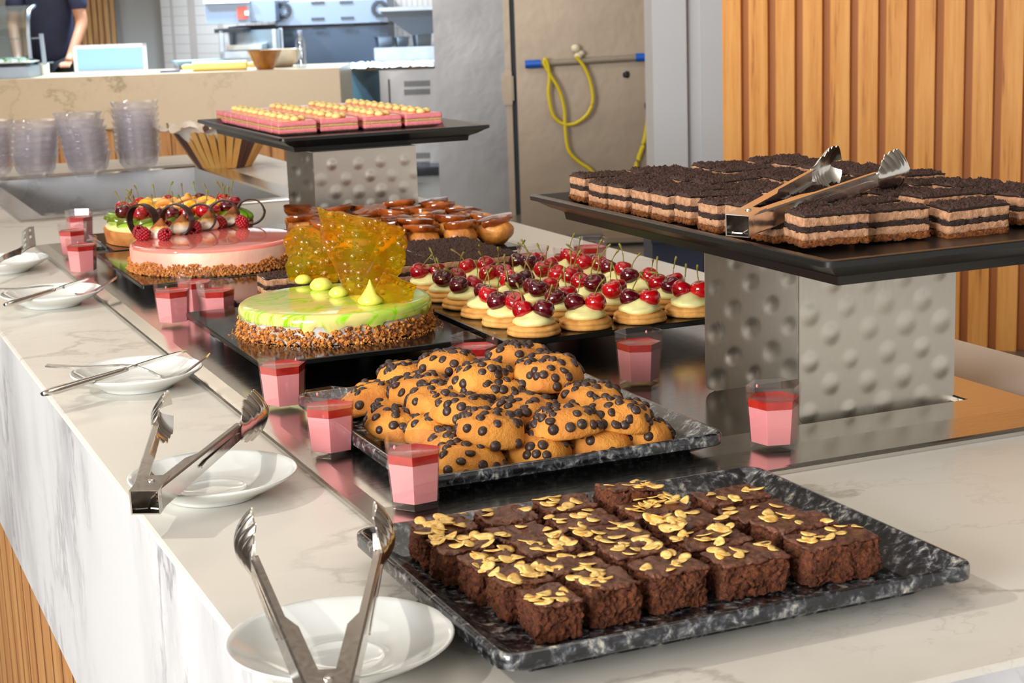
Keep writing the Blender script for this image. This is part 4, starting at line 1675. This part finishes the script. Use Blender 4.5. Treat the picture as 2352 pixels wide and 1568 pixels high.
for j in range(ng):
    for i in range(ng):
        if i in (2, 3, 7, 8) and j in (2, 3, 5, 6, 9, 10) and (i < 4 or j > 3):
            continue
        fs.append((j * (ng + 1) + i, j * (ng + 1) + i + 1, (j + 1) * (ng + 1) + i + 1, (j + 1) * (ng + 1) + i))
b.add(pts + [p + nrm for p in pts], fs + [tuple(len(pts) + k for k in reversed(q)) for q in fs])
b.build('turner_blade', STEEL_CUT, sp_, angle=50)

# ================================================================== GLASS BOWLS AND STICK BASKET
BOWLM = clear('clear_glass', (.985, .98, .99, 1), .05, .05, .4, .11)
b = MB()
b.lathe([(.030, 0), (.034, .0005), (.034, .006), (.0455, .012), (.0535, .024), (.0575, .040), (.0610, .055), (.0655, .0655), (.0665, .068), (.0650, .068), (.0595, .055), (.0560, .040), (.0515, .0245), (.043, .0145), (.02, .0100), (.001, .009)], 32, True, True)
BOWL_ME = mesh_only(b, 'glass_bowl', BOWLM)
stacks = [(-14, 408, 6, 'at the left edge of the picture', 0, 0), (84, 409, 6, 'second stack from the left', .02, .0), (205, 405, 7, 'leaning stack third from the left', -.025, .10), (320, 391, 8, 'tallest stack beside the stick basket', .0, .0)]
LV = ['bottom bowl', 'second bowl up', 'third bowl up', 'fourth bowl up', 'fifth bowl up', 'sixth bowl up', 'seventh bowl up', 'top bowl']
for px, py, n_, where, lean, tlt in stacks:
    p = at(px, py, .005)
    for k in range(n_):
        o = bpy.data.objects.new('glass_bowl', BOWL_ME)
        COL.objects.link(o)
        o.location = (p.x + lean * .12 * k * E1.x, p.y + lean * .12 * k * E1.y, CT + .005 + .0178 * k)
        o.rotation_euler = (tlt * .35 * k / n_, -tlt * .9 * k / n_, k * .7)
        tag(o, 'clear glass bowl, %s in the %s' % ('top bowl' if k == n_ - 1 else LV[k], where if 'stack' in where else 'stack ' + where), 'bowl', 'stacked clear glass bowls')
STICK = P('pale_stick_wood', S(222, 170, 96), .6, S(204, 146, 70), 20, vscale=(1, 1, .1))
STICKD = P('dark_stick_wood', S(80, 46, 38), .5)
p = at(516, 383, 0)
bk = thing('stick_basket', 'round basket of flat wooden sticks in pale and dark wood with paper lining', 'basket', p)
bk.scale = (1.15, 1.15, 1.1)
b = MB()
b.lathe([(.060, 0), (.064, .003), (.064, .008), (.004, .010)], 30)
b.build('basket_base', STICK, bk)
ns = 34
for k in range(ns):
    a = 2 * PI * k / ns
    o_ = Vector((math.cos(a), math.sin(a), 0))
    b = MB()
    tdir = Vector((-math.sin(a), math.cos(a), 0))
    path = [o_ * (.066 + .062 * t_) + Vector((0, 0, .002 + .098 * t_)) for t_ in (0, .03, .5, .93, .97, 1.0)]
    b.strip(path, [.0105, .0125, .0150, .0165, .0130, .005], .0022, tdir)
    b.build('wooden_stick', STICKD if k % 9 in (0, 1) else STICK, bk, angle=30)
PAPER = P('white_paper', S(240, 228, 212), .8)
b = MB()
rings = []
for r_, z in ((.050, .02), (.085, .055), (.112, .088), (.128, .104), (.150, .108)):
    rings.append([Vector((r_ * (1 + .10 * math.sin(9 * 2 * PI * j / 90) * (z > .08)) * math.cos(2 * PI * j / 90), r_ * (1 + .10 * math.sin(9 * 2 * PI * j / 90) * (z > .08)) * math.sin(2 * PI * j / 90),
                          z + (.008 * math.sin(13 * 2 * PI * j / 90 + 1) if z > .08 else 0))) for j in range(90)])
b.loft(rings, False, False)
b.build('paper_lining', PAPER, bk, angle=180)

# ================================================================== BACK COUNTER AND WHAT STANDS ON IT
bc = thing('back_counter', 'long cream marble counter across the hall with slatted timber base', 'counter', (0, 0, 0))
Xa, Xb = K(-420, 170, 12.0).dot(E1), K(779, 152, 12.0).dot(E1)
b = MB()
kbox(b, Xa, Xb, 12.0, 12.95, CT - .37, CT)
b.build('marble_worktop', MARBLE_FAR, bc, smooth=False)
b = MB()
i = 0
X = Xa + .05
while X < Xb - .05:
    kbox(b, X, X + .075, 12.04, 12.07, 0, CT - .37)
    X += .1
kbox(b, Xa + .03, Xb - .03, 12.07, 12.9, 0, CT - .37)
b.build('slat_base', WOOD_LOW, bc, smooth=False)


def spot(px, D, z=CT):
    """point on the level z at a pixel column and depth"""
    X = K(px, 150, D).dot(E1)
    return kit(X, D, z)


MPX = 12.2 / FPX
# water bottle
t = thing('water_bottle', 'small clear plastic water bottle at the right end of the back counter', 'bottle', spot(693, 12.12))
b = MB()
b.lathe([(.030, 0), (.036, .006), (.036, .05), (.0335, .07), (.036, .09), (.036, .16), (.032, .19), (.018, .222), (.014, .23), (.014, .245)], 20)
b.build('bottle_body', clear('bottle_plastic', (.9, .94, .97, 1), .15, .05, .7), t)
b = MB()
b.lathe([(.016, .24), (.016, .262), (.014, .264)], 16)
b.build('bottle_cap', P('bottle_cap', S(196, 206, 232), .4), t)
# bowls
BRASS = P('amber_bowl_glaze', S(172, 110, 34), .25, S(120, 68, 20), 14)
o = MB().lathe([(.055, 0), (.06, .002), (.122, .13), (.124, .133), (.118, .133), (.056, .012), (.002, .010)], 30).build('mixing_bowl', BRASS, None, spot(609, 12.18))
tag(o, 'amber brown mixing bowl on the back counter', 'bowl')
o = MB().lathe([(.06, 0), (.066, .002), (.128, .06), (.150, .125), (.152, .13), (.145, .13), (.06, .012), (.002, .01)], 30).build('mixing_bowl', P('white_bowl', S(206, 206, 200), .3, S(196, 170, 140), 6), None, spot(650, 12.52))
tag(o, 'white mixing bowl behind the amber brown bowl', 'bowl')
sp0 = spot(590, 12.2)
o = MB().strip([sp0 + E1 * (-.012) + Vector((0, 0, .20)), sp0 + E1 * .03 + Vector((0, 0, .16)), sp0 + E1 * .055 + Vector((0, 0, .05))], [.03, .02, .016], .004, E2).build('spoon', STEEL_KIT)
tag(o, 'pale spoon handle leaning in the amber brown mixing bowl', 'spoon')
# rolling pin
t = thing('rolling_pin', 'pale yellow wooden rolling pin lying on the back counter', 'rolling pin', spot(505, 12.22))
b = MB()
L_ = (562 - 440) * MPX
pth = [E1 * (L_ * (-.5 + i / 10)) + Vector((0, 0, .034)) for i in range(11)]
b.tube(pth, .034, 16)
RP_ = P('rolling_pin_wood', S(240, 216, 130), .5)
b.build('roller', RP_, t, angle=50)
for s_ in (-1, 1):
    b = MB()
    b.tube([E1 * (s_ * (L_ / 2 + .08 * i / 5)) + Vector((0, 0, .034)) for i in range(6)], [.016, .017, .019, .02, .017, .01], 12)
    b.build('pin_handle', RP_, t, angle=60)
# dark tablet-like slab
b = MB()
c = spot(390, 12.25)
b.box((c.x, c.y, CT + .007), (.14, .08, .012), 0, YAW + .1)
tag(b.build('flat_tablet', P('dark_blue_case', S(50, 60, 110), .2), smooth=False), 'flat dark blue gadget lying at the left of the rolling pin', 'gadget')
# framed pale blue panel
t = thing('counter_screen', 'white framed pale blue panel standing on the back counter beside the person', 'screen', spot(255, 12.75))
W_, H_ = (336 - 172) * 12.75 / FPX, .20
b = MB()
for cx_, cz_, sw, sh in ((0, H_ - .012, W_, .024), (W_ / 2 - .012, H_ / 2, .024, H_), (-W_ / 2 + .012, H_ / 2, .024, H_), (0, .006, W_, .012)):
    b.box((cx_, 0, cz_), (sw, .03, sh))
o = b.build('panel_frame', P('white_lacquer', S(244, 246, 250), .3), t, smooth=False)
b = MB()
b.box((0, 0, H_ / 2), (W_ - .04, .014, H_ - .03))
o2 = b.build('blue_panel', P('pale_blue_panel', S(150, 200, 232), .4), t, smooth=False)
t.rotation_euler = (0, 0, YAW)
# blue-grey trays
t = thing('plastic_tray', 'blue grey plastic tray behind the rolling pin', 'tray', spot(455, 12.85))
b = MB()
b.rrect(.36, .26, .02, [(.06, 0), (.055, .002), (.0, .05), (0, .062), (.004, .062), (.06, .01)])
b.build('tray_body', P('blue_grey_plastic', S(120, 150, 172), .35), t)
t.rotation_euler = (0, 0, YAW + .3)
# food display on the left
t = thing('food_display', 'curved glass food display with salad tray at the far left of the back counter', 'display', spot(30, 12.45))
t.rotation_euler = (0, 0, YAW)
b = MB()
b.box((-.05, -.1, .04), (.50, .42, .075))
b.build('display_base', STEEL_KIT, t, smooth=False)
b = MB()
b.rrect(.50, .30, .02, [(.05, .085), (0, .105), (0, .112), (.004, .112), (.05, .092)], c=(-.06, -.12))
b.build('salad_tray', WHITE_PORC, t)
b = MB()
r_ = random.Random(2)
for i in range(170):
    b.ball((-.06 + r_.uniform(-.2, .2), -.12 + r_.uniform(-.11, .11), .105 + r_.uniform(0, .03)), (r_.uniform(.01, .022), r_.uniform(.01, .02), .008), 6, 4, mi=r_.choice((0, 0, 0, 1)))
o = b.build('salad', [P('white_salad', S(236, 234, 214), .6), P('green_salad', S(140, 150, 80), .6)], t)
o['kind'] = 'stuff'
GLASSD = clear('display_glass', (.82, .92, .94, 1), .22, .03, .6)
b = MB()
path = [(0, -.27, .13), (0, -.27, .30), (0, -.25, .40), (0, -.19, .47), (0, -.05, .50)]
b.strip([Vector(p_) + Vector((-.05, 0, 0)) for p_ in path], .50, .006, (1, 0, 0))
b.build('curved_glass', GLASSD, t, angle=60)
b = MB()
for x_ in (.205,):
    b.strip([Vector(p_) + Vector((x_, 0, 0)) for p_ in path], .022, .016, (1, 0, 0))
    b.strip([(x_ + .025, .0, .08), (x_ + .018, .0, .30)], .03, .012, (1, 0, 0))
b.build('metal_edge', STEEL_KIT, t, angle=60)
b = MB()
b.box((-.05, .02, .27), (.48, .30, .008))
b.build('glass_shelf', GLASSD, t, smooth=False)
t = thing('salt_pot', 'white pot with a spoon beside the food display', 'pot', spot(101, 12.5))
b = MB()
b.lathe([(.035, 0), (.04, .09), (.036, .09), (.032, .01)], 16)
b.build('pot_body', WHITE_PORC, t)
b = MB()
b.tube([E1 * (-.02) + Vector((0, 0, .05)), E1 * .03 + Vector((0, 0, .092)), E1 * .07 + Vector((0, 0, .093))], .004, 6)
b.build('pot_spoon', STEEL_KIT, t)

# ------------------------------------------------------------------ person behind the back counter
SKIN = P('skin', S(176, 122, 92), .5, sss=.1)
SHIRT = P('navy_shirt', S(34, 38, 66), .8, S(24, 24, 44), 6)
TROUS = P('dark_trousers', S(32, 34, 42), .8)
HAIR = P('dark_hair', S(28, 22, 20), .6)


def skinned(name, verts, edges, radii, mat, root, parent=None, sub=2):
    me = bpy.data.meshes.new(name)
    me.from_pydata([tuple(v) for v in verts], edges, [])
    me.materials.append(mat)
    o = bpy.data.objects.new(name, me)
    COL.objects.link(o)
    md = o.modifiers.new('skin', 'SKIN')
    md.use_smooth_shade = True
    for i, r in enumerate(radii):
        sv = me.skin_vertices[0].data[i]
        sv.radius = r if isinstance(r, tuple) else (r, r)
        sv.use_root = (i == root)
    s_ = o.modifiers.new('sub', 'SUBSURF')
    s_.levels = s_.render_levels = sub
    if parent:
        o.parent = parent
    return o


pb = spot(128, 13.35, 0)
pt = thing('person', 'person in a navy short sleeved shirt leaning on the back counter', 'person', pb, YAW)
pt.scale = (1.14, 1.14, 1.14)
sk = [(0, 0, .95), (0, -.01, 1.10), (0, -.05, 1.26), (0, -.09, 1.41), (.0, -.10, 1.50), (.0, -.12, 1.56), (0, -.13, 1.66), (0, -.13, 1.74),
      (.17, -.09, 1.42), (.235, -.12, 1.10), (.17, -.26, .885), (.165, -.31, .855),
      (-.17, -.09, 1.42), (-.235, -.12, 1.10), (-.18, -.26, .885), (-.175, -.31, .855),
      (.09, 0, .90), (.10, -.01, .49), (.10, .01, .07), (.10, -.14, .035), (-.09, 0, .90), (-.10, -.01, .49), (-.10, .01, .07), (-.10, -.14, .035)]
se = [(0, 1), (1, 2), (2, 3), (3, 4), (4, 5), (5, 6), (6, 7), (3, 8), (8, 9), (9, 10), (10, 11), (3, 12), (12, 13), (13, 14), (14, 15), (0, 16), (16, 17), (17, 18), (18, 19), (0, 20), (20, 21), (21, 22), (22, 23)]
sr = [(.11, .06), (.10, .05), (.11, .06), (.10, .06), .055, .055, (.078, .095), (.06, .075), .06, .043, .03, .028, .06, .043, .03, .028, .085, .06, .045, .04, .085, .06, .045, .04]
skinned('body', sk, se, sr, SKIN, 0, pt)
skinned('shirt', [(0, 0, .80), (0, -.01, 1.10), (0, -.05, 1.26), (0, -.09, 1.41), (0, -.098, 1.475), (.175, -.09, 1.42), (.228, -.115, 1.17), (-.175, -.09, 1.42), (-.228, -.115, 1.17)],
        [(0, 1), (1, 2), (2, 3), (3, 4), (3, 5), (5, 6), (3, 7), (7, 8)], [(.17, .12), (.165, .112), (.168, .12), (.148, .105), .07, .078, .066, .078, .066], SHIRT, 0, pt)
skinned('trousers', [(0, 0, .96), (.09, 0, .86), (.10, -.01, .49), (.10, .01, .10), (-.09, 0, .86), (-.10, -.01, .49), (-.10, .01, .10)], [(0, 1), (1, 2), (2, 3), (0, 4), (4, 5), (5, 6)], [(.165, .12), .10, .078, .062, .10, .078, .062], TROUS, 0, pt)
b = MB()
b.ball((0, -.115, 1.70), (.086, .098, .095), 18, 12, lambda p_: p_ if (p_.y > -.035 or p_.z > .045) else Vector((p_.x * .9, p_.y * .75, p_.z)))
b.build('hair', HAIR, pt, angle=180)
b = MB()
b.ball((0, -.232, 1.655), (.013, .018, .022), 8, 6)
b.build('nose', SKIN, pt, angle=180)
for s_ in (-1, 1):
    b = MB()
    b.ball((.03 * s_, -.218, 1.68), .009, 8, 6)
    b.build('eye', P('eye_white', S(60, 48, 44), .2), pt, angle=180)
    b = MB()
    b.ball((.08 * s_, -.125, 1.665), (.012, .022, .032), 8, 6)
    b.build('ear', SKIN, pt, angle=180)
    for k in range(5):
        b = MB()
        x0 = (.165 + .004) * s_ + (k - 2) * .017
        if k == 4:
            q_ = [(x0 - s_ * .02, -.295, .86), (.165 * s_ - s_ * .048, -.32, .845), (.165 * s_ - s_ * .05, -.345, .835)]
        else:
            q_ = [(x0, -.32, .85), (x0, -.355, .845), (x0, -.38, .832), (x0, -.392, .828)]
        b.tube(q_, [.0095, .009, .008, .006][:len(q_)], 8)
        b.build('finger', SKIN, pt, angle=180)
b = MB()
b.ball((0, -.222, 1.615), (.024, .006, .006), 8, 5)
b.build('mouth', P('lips', S(150, 84, 76), .4), pt, angle=180)

# ------------------------------------------------------------------ kitchen equipment
DK = P('dark_grille', S(36, 40, 46), .5)


def kx(px, D):
    return K(px, 100, D).dot(E1)


def kz(px, py, D):
    return K(px, py, D).z


ov = thing('conveyor_oven', 'steel conveyor pizza oven with two round fan grilles and red control panel', 'oven', (0, 0, 0))
D0 = 14.4
b = MB()
kbox(b, kx(635, D0), kx(893, D0), D0, D0 + .9, kz(760, 55, D0), kz(760, 2, D0))
OVEN_LIGHT = P('oven_enamel', S(134, 148, 168), .4, metal=.3)
b.build('upper_oven', OVEN_LIGHT, ov, smooth=False)
b = MB()
kbox(b, kx(476, D0 - .3), kx(580, D0 - .3), D0 - .3, D0 + .7, kz(550, 52, D0), kz(550, 6, D0))
kbox(b, kx(580, D0 - .3), kx(636, D0 - .3), D0 - .28, D0 + .7, kz(550, 50, D0), kz(550, 4, D0))
b.build('oven_end_hood', OVEN_LIGHT, ov, smooth=False)
b = MB()
kbox(b, kx(476, D0 - .3), kx(580, D0 - .3), D0 - .34, D0 + .7, kz(550, 6, D0), kz(550, -2, D0))
b.build('hood_lid', WHITE_PORC, ov, smooth=False)
b = MB()
kbox(b, kx(550, D0 - .3), kx(573, D0 - .3), D0 - .315, D0 - .3, kz(560, 43, D0), kz(560, 15, D0))
b.build('control_panel', P('red_panel', S(238, 84, 66), .4), ov, smooth=False)
c = K(567, 30, D0 - .32)
b = MB()
b.box((c.x, c.y, c.z), (.03, .02, .03), 0, YAW)
b.build('control_knob', WHITE_PORC, ov, smooth=False)
for px, py in ((650, 24), (872, 20)):
    c = K(px, py, D0 - .012)
    b = MB()
    for k in range(9):
        z_ = (-4 + k) * .0155
        hw = math.sqrt(max(0, .072 ** 2 - z_ ** 2))
        inn = math.sqrt(max(0, .036 ** 2 - z_ ** 2))
        for s_ in (-1, 1):
            if hw - inn > .006:
                q_ = c + E1 * (s_ * (hw + inn) / 2)
                b.box((q_.x, q_.y, c.z + z_), (hw - inn, .012, .009), 0, YAW)
    b.build('fan_grille', DK, ov, smooth=False)
b = MB()
kbox(b, kx(632, D0), kx(892, D0), D0 + .02, D0 + .9, .60, kz(760, 62, D0))
b.build('lower_oven', P('oven_shaded_enamel', S(64, 78, 96), .4, metal=.3), ov, smooth=False)  # shading of the lower oven put into a darker enamel colour
b = MB()
kbox(b, kx(524, D0), kx(892, D0), D0 + .05, D0 + .8, kz(760, 64, D0), kz(760, 54, D0))
b.build('oven_gap', DK, ov, smooth=False)
b = MB()
kbox(b, kx(632, D0), kx(892, D0), D0 + .1, D0 + .8, 0, .6)
b.build('oven_stand', DK, ov, smooth=False)
for px, py in ((730, 6), (795, 5), (730, 43), (798, 41), (663, 66), (732, 61), (798, 56), (864, 51)):
    c = K(px, py + (0 if py < 45 else 2), D0 - .006)
    b = MB()
    for k in range(8):
        q_ = c + E1 * ((k - 3.5) * .014)
        b.box((q_.x, q_.y, c.z), (.006, .01, .022), 0, YAW)
    b.build('oven_vent', DK, ov, smooth=False)
# warmer cabinet left of the oven
wc = thing('glass_warmer', 'small glass fronted warmer with trays left of the oven', 'warmer', (0, 0, 0))
D1 = 13.6
b = MB()
kbox(b, kx(494, D1), kx(560, D1), D1, D1 + .4, kz(530, 75, D1), kz(530, 66, D1))
b.build('warmer_top', DK, wc, smooth=False)
b = MB()
for px in (505, 626):
    kbox(b, kx(px, D1), kx(px + 9, D1), D1, D1 + .03, .55, kz(530, 70, D1))
    kbox(b, kx(px, D1), kx(px + 9, D1), D1 + .42, D1 + .45, .55, kz(530, 70, D1))
kbox(b, kx(505, D1), kx(635, D1), D1 + .0, D1 + .45, kz(530, 135, D1), kz(530, 118, D1))
kbox(b, kx(505, D1), kx(635, D1), D1 + .02, D1 + .45, 0, kz(530, 136, D1))
b.build('warmer_frame', STEEL_KIT, wc, smooth=False)
b = MB()
kbox(b, kx(516, D1), kx(598, D1), D1 + .05, D1 + .4, kz(530, 116, D1), kz(530, 104, D1))
b.build('food_tray', WHITE_PORC, wc, smooth=False)
b = MB()
kbox(b, kx(510, D1), kx(630, D1), D1 + .38, D1 + .40, kz(530, 120, D1), kz(530, 72, D1))
b.build('warmer_back', P('dim_glass', S(80, 100, 112), .2), wc, smooth=False)
# open lid of the flat grill
gl = thing('grill_station', 'steel grill station with open dark lid and metal pans right of the oven', 'grill', (0, 0, 0))
D2 = 13.9
b = MB()
za, zb = kz(940, 30, D2), kz(940, 78, D2)
prof = [(kx(876, D2), za + .02), (kx(1010, D2), za + .02), (kx(1010, D2), zb), (kx(945, D2), zb - .01), (kx(884, D2), za - .01)]
b.loft([[kit(x_, D2, z_) for x_, z_ in prof], [kit(x_, D2 + .42, z_) for x_, z_ in prof]])
b.build('grill_lid', P('dark_lid', S(52, 62, 72), .35), gl, smooth=False)
b = MB()
kbox(b, kx(874, D2), kx(1015, D2), D2 - .02, D2 + .44, za + .02, za + .05)
b.build('lid_edge', STEEL_KIT, gl, smooth=False)
b = MB()
kbox(b, kx(858, 13.9), kx(1015, 13.9), 13.92, 14.35, 0, kz(930, 108, 13.9))
b.build('grill_table', STEEL_KIT, gl, smooth=False)
for px, pw, h_, D_ in ((884, 40, .085, 14.05), (925, 34, .075, 14.06), (972, 44, .125, 14.04)):
    c = spot(px, D_, kz(930, 108, 13.9))
    b = MB()
    w_ = pw * D_ / FPX
    b.rrect(w_, w_ * .8, .02, [(.02, 0), (.008, h_ * .95), (-.006, h_), (-.006, h_ + .004), (.010, h_), (.025, .01)])
    o = b.build('steel_pan', STEEL_KIT, None, c)
    tag(o, {884: 'shallow steel pan on the grill table, leftmost of three', 925: 'shallow steel pan on the grill table, middle of three', 972: 'deep steel pan on the grill table, rightmost of three'}[px], 'pan', 'steel pans on the grill table')
# refrigerated counter with a foil tray
fc = thing('refrigerated_counter', 'stainless refrigerated work counter with louvred vents in the kitchen', 'fridge counter', (0, 0, 0))
D3 = 13.2
b = MB()
kbox(b, kx(868, D3), kx(1010, D3), D3, D3 + .7, .1, kz(930, 160, D3))
b.build('counter_body', STEEL_DOOR2, fc, smooth=False)
b = MB()
b.loft([[kit(kx(868, D3), D3 + .001, z_), kit(kx(868, D3), D3 + .02, z_), kit(kx(782, D3 + .7), D3 + .75, z_), kit(kx(782, D3 + .7), D3 + .7, z_)] for z_ in (.1, kz(820, 158, D3))])
b.build('counter_side', P('blue_steel_side', S(98, 138, 156), .3, metal=.6), fc, smooth=False)
for py in (192, 211, 358, 378):
    c = K(958, py, D3 - .005)
    b = MB()
    for k in range(14):
        q_ = c + E1 * ((k - 6.5) * .0145)
        b.box((q_.x, q_.y, c.z), (.0075, .008, .044), 0, YAW)
    b.build('louvre_vent', DK, fc, smooth=False)
b = MB()
kbox(b, kx(887, D3), kx(891, D3), D3 - .004, D3 + .01, .15, kz(890, 182, D3))
b.build('door_gap', DK, fc, smooth=False)
t = thing('foil_tray', 'foil covered baking tray on the refrigerated counter', 'baking tray', (0, 0, 0))
b = MB()
kbox(b, kx(790, D3), kx(992, D3), D3 + .02, D3 + .55, kz(930, 159, D3), kz(930, 152, D3))
b.build('tray_base', P('brown_tray', S(110, 84, 60), .5), t, smooth=False)
b = MB()
nx, ny = 40, 12
g = []
for j in range(ny + 1):
    for i in range(nx + 1):
        X = kx(778, D3) + (kx(994, D3) - kx(778, D3)) * i / nx
        g.append(kit(X, D3 - .01 + .57 * j / ny, kz(930, 152, D3) + .012 + .030 * abs(noise.noise(Vector((i * .45, j * .5, 1)))) - (.02 if i in (0, nx) or j in (0, ny) else 0)))
b.add(g, [(j * (nx + 1) + i, j * (nx + 1) + i + 1, (j + 1) * (nx + 1) + i + 1, (j + 1) * (nx + 1) + i) for j in range(ny) for i in range(nx)])
b.build('crumpled_foil', P('silver_foil', S(226, 230, 236), .3, S(190, 160, 120), 3, lo=.55, hi=.62), t, angle=180)

# ------------------------------------------------------------------ cold room door, bar and cord
D4 = 10.6
cr = thing('steel_cabinet', 'tall dented stainless cabinet left of the cold room door', 'cabinet', (0, 0, 0))
b = MB()
kbox(b, kx(1000, D4) - .01, kx(1158, D4), D4, D4 + .8, .0, 2.6)
b.build('cabinet_body', STEEL_DOOR2, cr, smooth=False)
b = MB()
kbox(b, kx(1158, D4), kx(1172, D4), D4 - .01, D4 + .4, 0, 2.6)
b.build('cabinet_edge', STEEL_DOOR, cr, smooth=False)
b = MB()
kbox(b, kx(1172, D4), kx(1190, D4), D4 + .01, D4 + .4, 0, 2.6)
b.build('dark_gap_strip', DK, cr, smooth=False)  # dark strip standing in for the black gap beside the door
c = K(1166, 203, D4 - .02)
b = MB()
b.box((c.x, c.y, c.z), (.055, .035, .20), 0, YAW)
b.box((c.x, c.y, c.z), (.075, .02, .15), 0, YAW)
b.build('door_latch', STEEL_DOOR, cr, smooth=False)
D5 = 9.4
dr = thing('cold_room_door', 'wide stainless cold room door with a small cable hole, behind the yellow cord', 'door', (0, 0, 0))
b = MB()
kbox(b, kx(1184, D5), kx(1502, D5), D5, D5 + .1, .03, 2.7)
b.build('door_leaf', STEEL_DOOR, dr, smooth=False)
c = K(1440, 171, D5 - .003)
b = MB()
b.ball(c, (.022, .012, .018), 9, 6, lambda p_: p_ * (1 + .5 * noise.noise(p_ * 90)))
b.build('cable_hole', DK, dr, angle=180)  # dark blob drawn where the leaf has a cable hole
b = MB()
kbox(b, kx(1380, D5 - .3), kx(1520, D5 - .3), D5 - .3, D5, kz(1450, 556, D5 - .3), kz(1450, 545, D5 - .3))
b.build('door_sill', STEEL_DOOR, dr, smooth=False)
bar = thing('grab_bar', 'grey grab bar with bright blue ends on the cold room door', 'grab bar', (0, 0, 0))
b = MB()
b.tube([K(1240, 146, D5 - .06), K(1462, 132, D5 - .06)], .018, 14)
b.build('bar_tube', P('grey_tube', S(150, 138, 122), .4), bar, angle=60)
BLUE = P('blue_plastic', S(24, 92, 196), .35)
for a_, c_ in (((1206, 148), (1242, 146)), ((1460, 132), (1482, 131))):
    b = MB()
    b.tube([K(a_[0], a_[1], D5 - .06), K(c_[0], c_[1], D5 - .06)], .0225, 14)
    m_ = K((a_[0] + c_[0]) / 2, (a_[1] + c_[1]) / 2, D5 - .03)
    b.box((m_.x, m_.y, m_.z), (.05, .06, .035), 0, YAW)
    b.build('blue_bracket', BLUE, bar, angle=40)
cordm = P('yellow_cord', S(214, 190, 20), .5)


def spline(pts, D, n_=8):
    out = []
    for k in range(len(pts) - 1):
        p0, p1, p2, p3 = pts[max(k - 1, 0)], pts[k], pts[k + 1], pts[min(k + 2, len(pts) - 1)]
        for i in range(n_):
            f_ = i / n_
            q_ = [.5 * (2 * p1[a] + (p2[a] - p0[a]) * f_ + (2 * p0[a] - 5 * p1[a] + 4 * p2[a] - p3[a]) * f_ * f_ + (3 * p1[a] - p0[a] - 3 * p2[a] + p3[a]) * f_ ** 3) for a in range(2)]
            out.append(K(q_[0], q_[1], D))
    out.append(K(pts[-1][0], pts[-1][1], D))
    return out


t = thing('power_cord', 'yellow cord looped over the grab bar with a white plug above', 'cord', (0, 0, 0))
b = MB()
b.tube(spline([(1322, 130), (1338, 148), (1352, 176), (1361, 214), (1360, 240), (1346, 266), (1322, 283), (1300, 286), (1282, 278), (1268, 258), (1260, 215), (1262, 175), (1256, 140), (1250, 138), (1252, 150), (1264, 172), (1284, 206), (1296, 250), (1298, 290), (1302, 330), (1310, 352), (1330, 372), (1358, 392), (1380, 430), (1390, 500)], D5 - .09), .010, 8)
b.build('cord_line', cordm, t, angle=180)
for px, py, rr in ((1322, 111, .026), (1335, 122, .018), (1328, 128, .022)):
    b = MB()
    b.ball(K(px, py, D5 - .07), (rr, rr, rr * .9), 12, 8)
    b.build('white_plug', P('ivory_plug', S(224, 214, 184), .4), t, angle=180)
b = MB()
b.tube(spline([(1490, 232), (1489, 262), (1486, 290), (1478, 330), (1464, 372), (1452, 420)], D5 - .05), .013, 8)
tag(b.build('rope', cordm, angle=180), 'short yellow rope hanging from a dark hook near the white column', 'rope')
b = MB()
c = K(1488, 243, D5 - .03)
b.ball(c, (.02, .02, .028), 8, 6)
tag(b.build('rope_hook', DK, angle=180), 'small dark hook holding the short yellow rope', 'hook')
t = thing('storage_box', 'dark blue storage box on the floor behind the counter, under the raised tray', 'box', (0, 0, 0))
b = MB()
kbox(b, kx(1490, 6.3), kx(1625, 6.3), 6.3, 6.7, .0, kz(1530, 548, 6.3))
b.build('box_body', P('dark_blue_plastic', S(50, 58, 84), .5), t, smooth=False)
b = MB()
kbox(b, kx(1486, 6.3), kx(1629, 6.3), 6.28, 6.72, kz(1530, 556, 6.3), kz(1530, 545, 6.3))
b.build('box_rim', P('dark_blue_rim', S(40, 46, 68), .4), t, smooth=False)
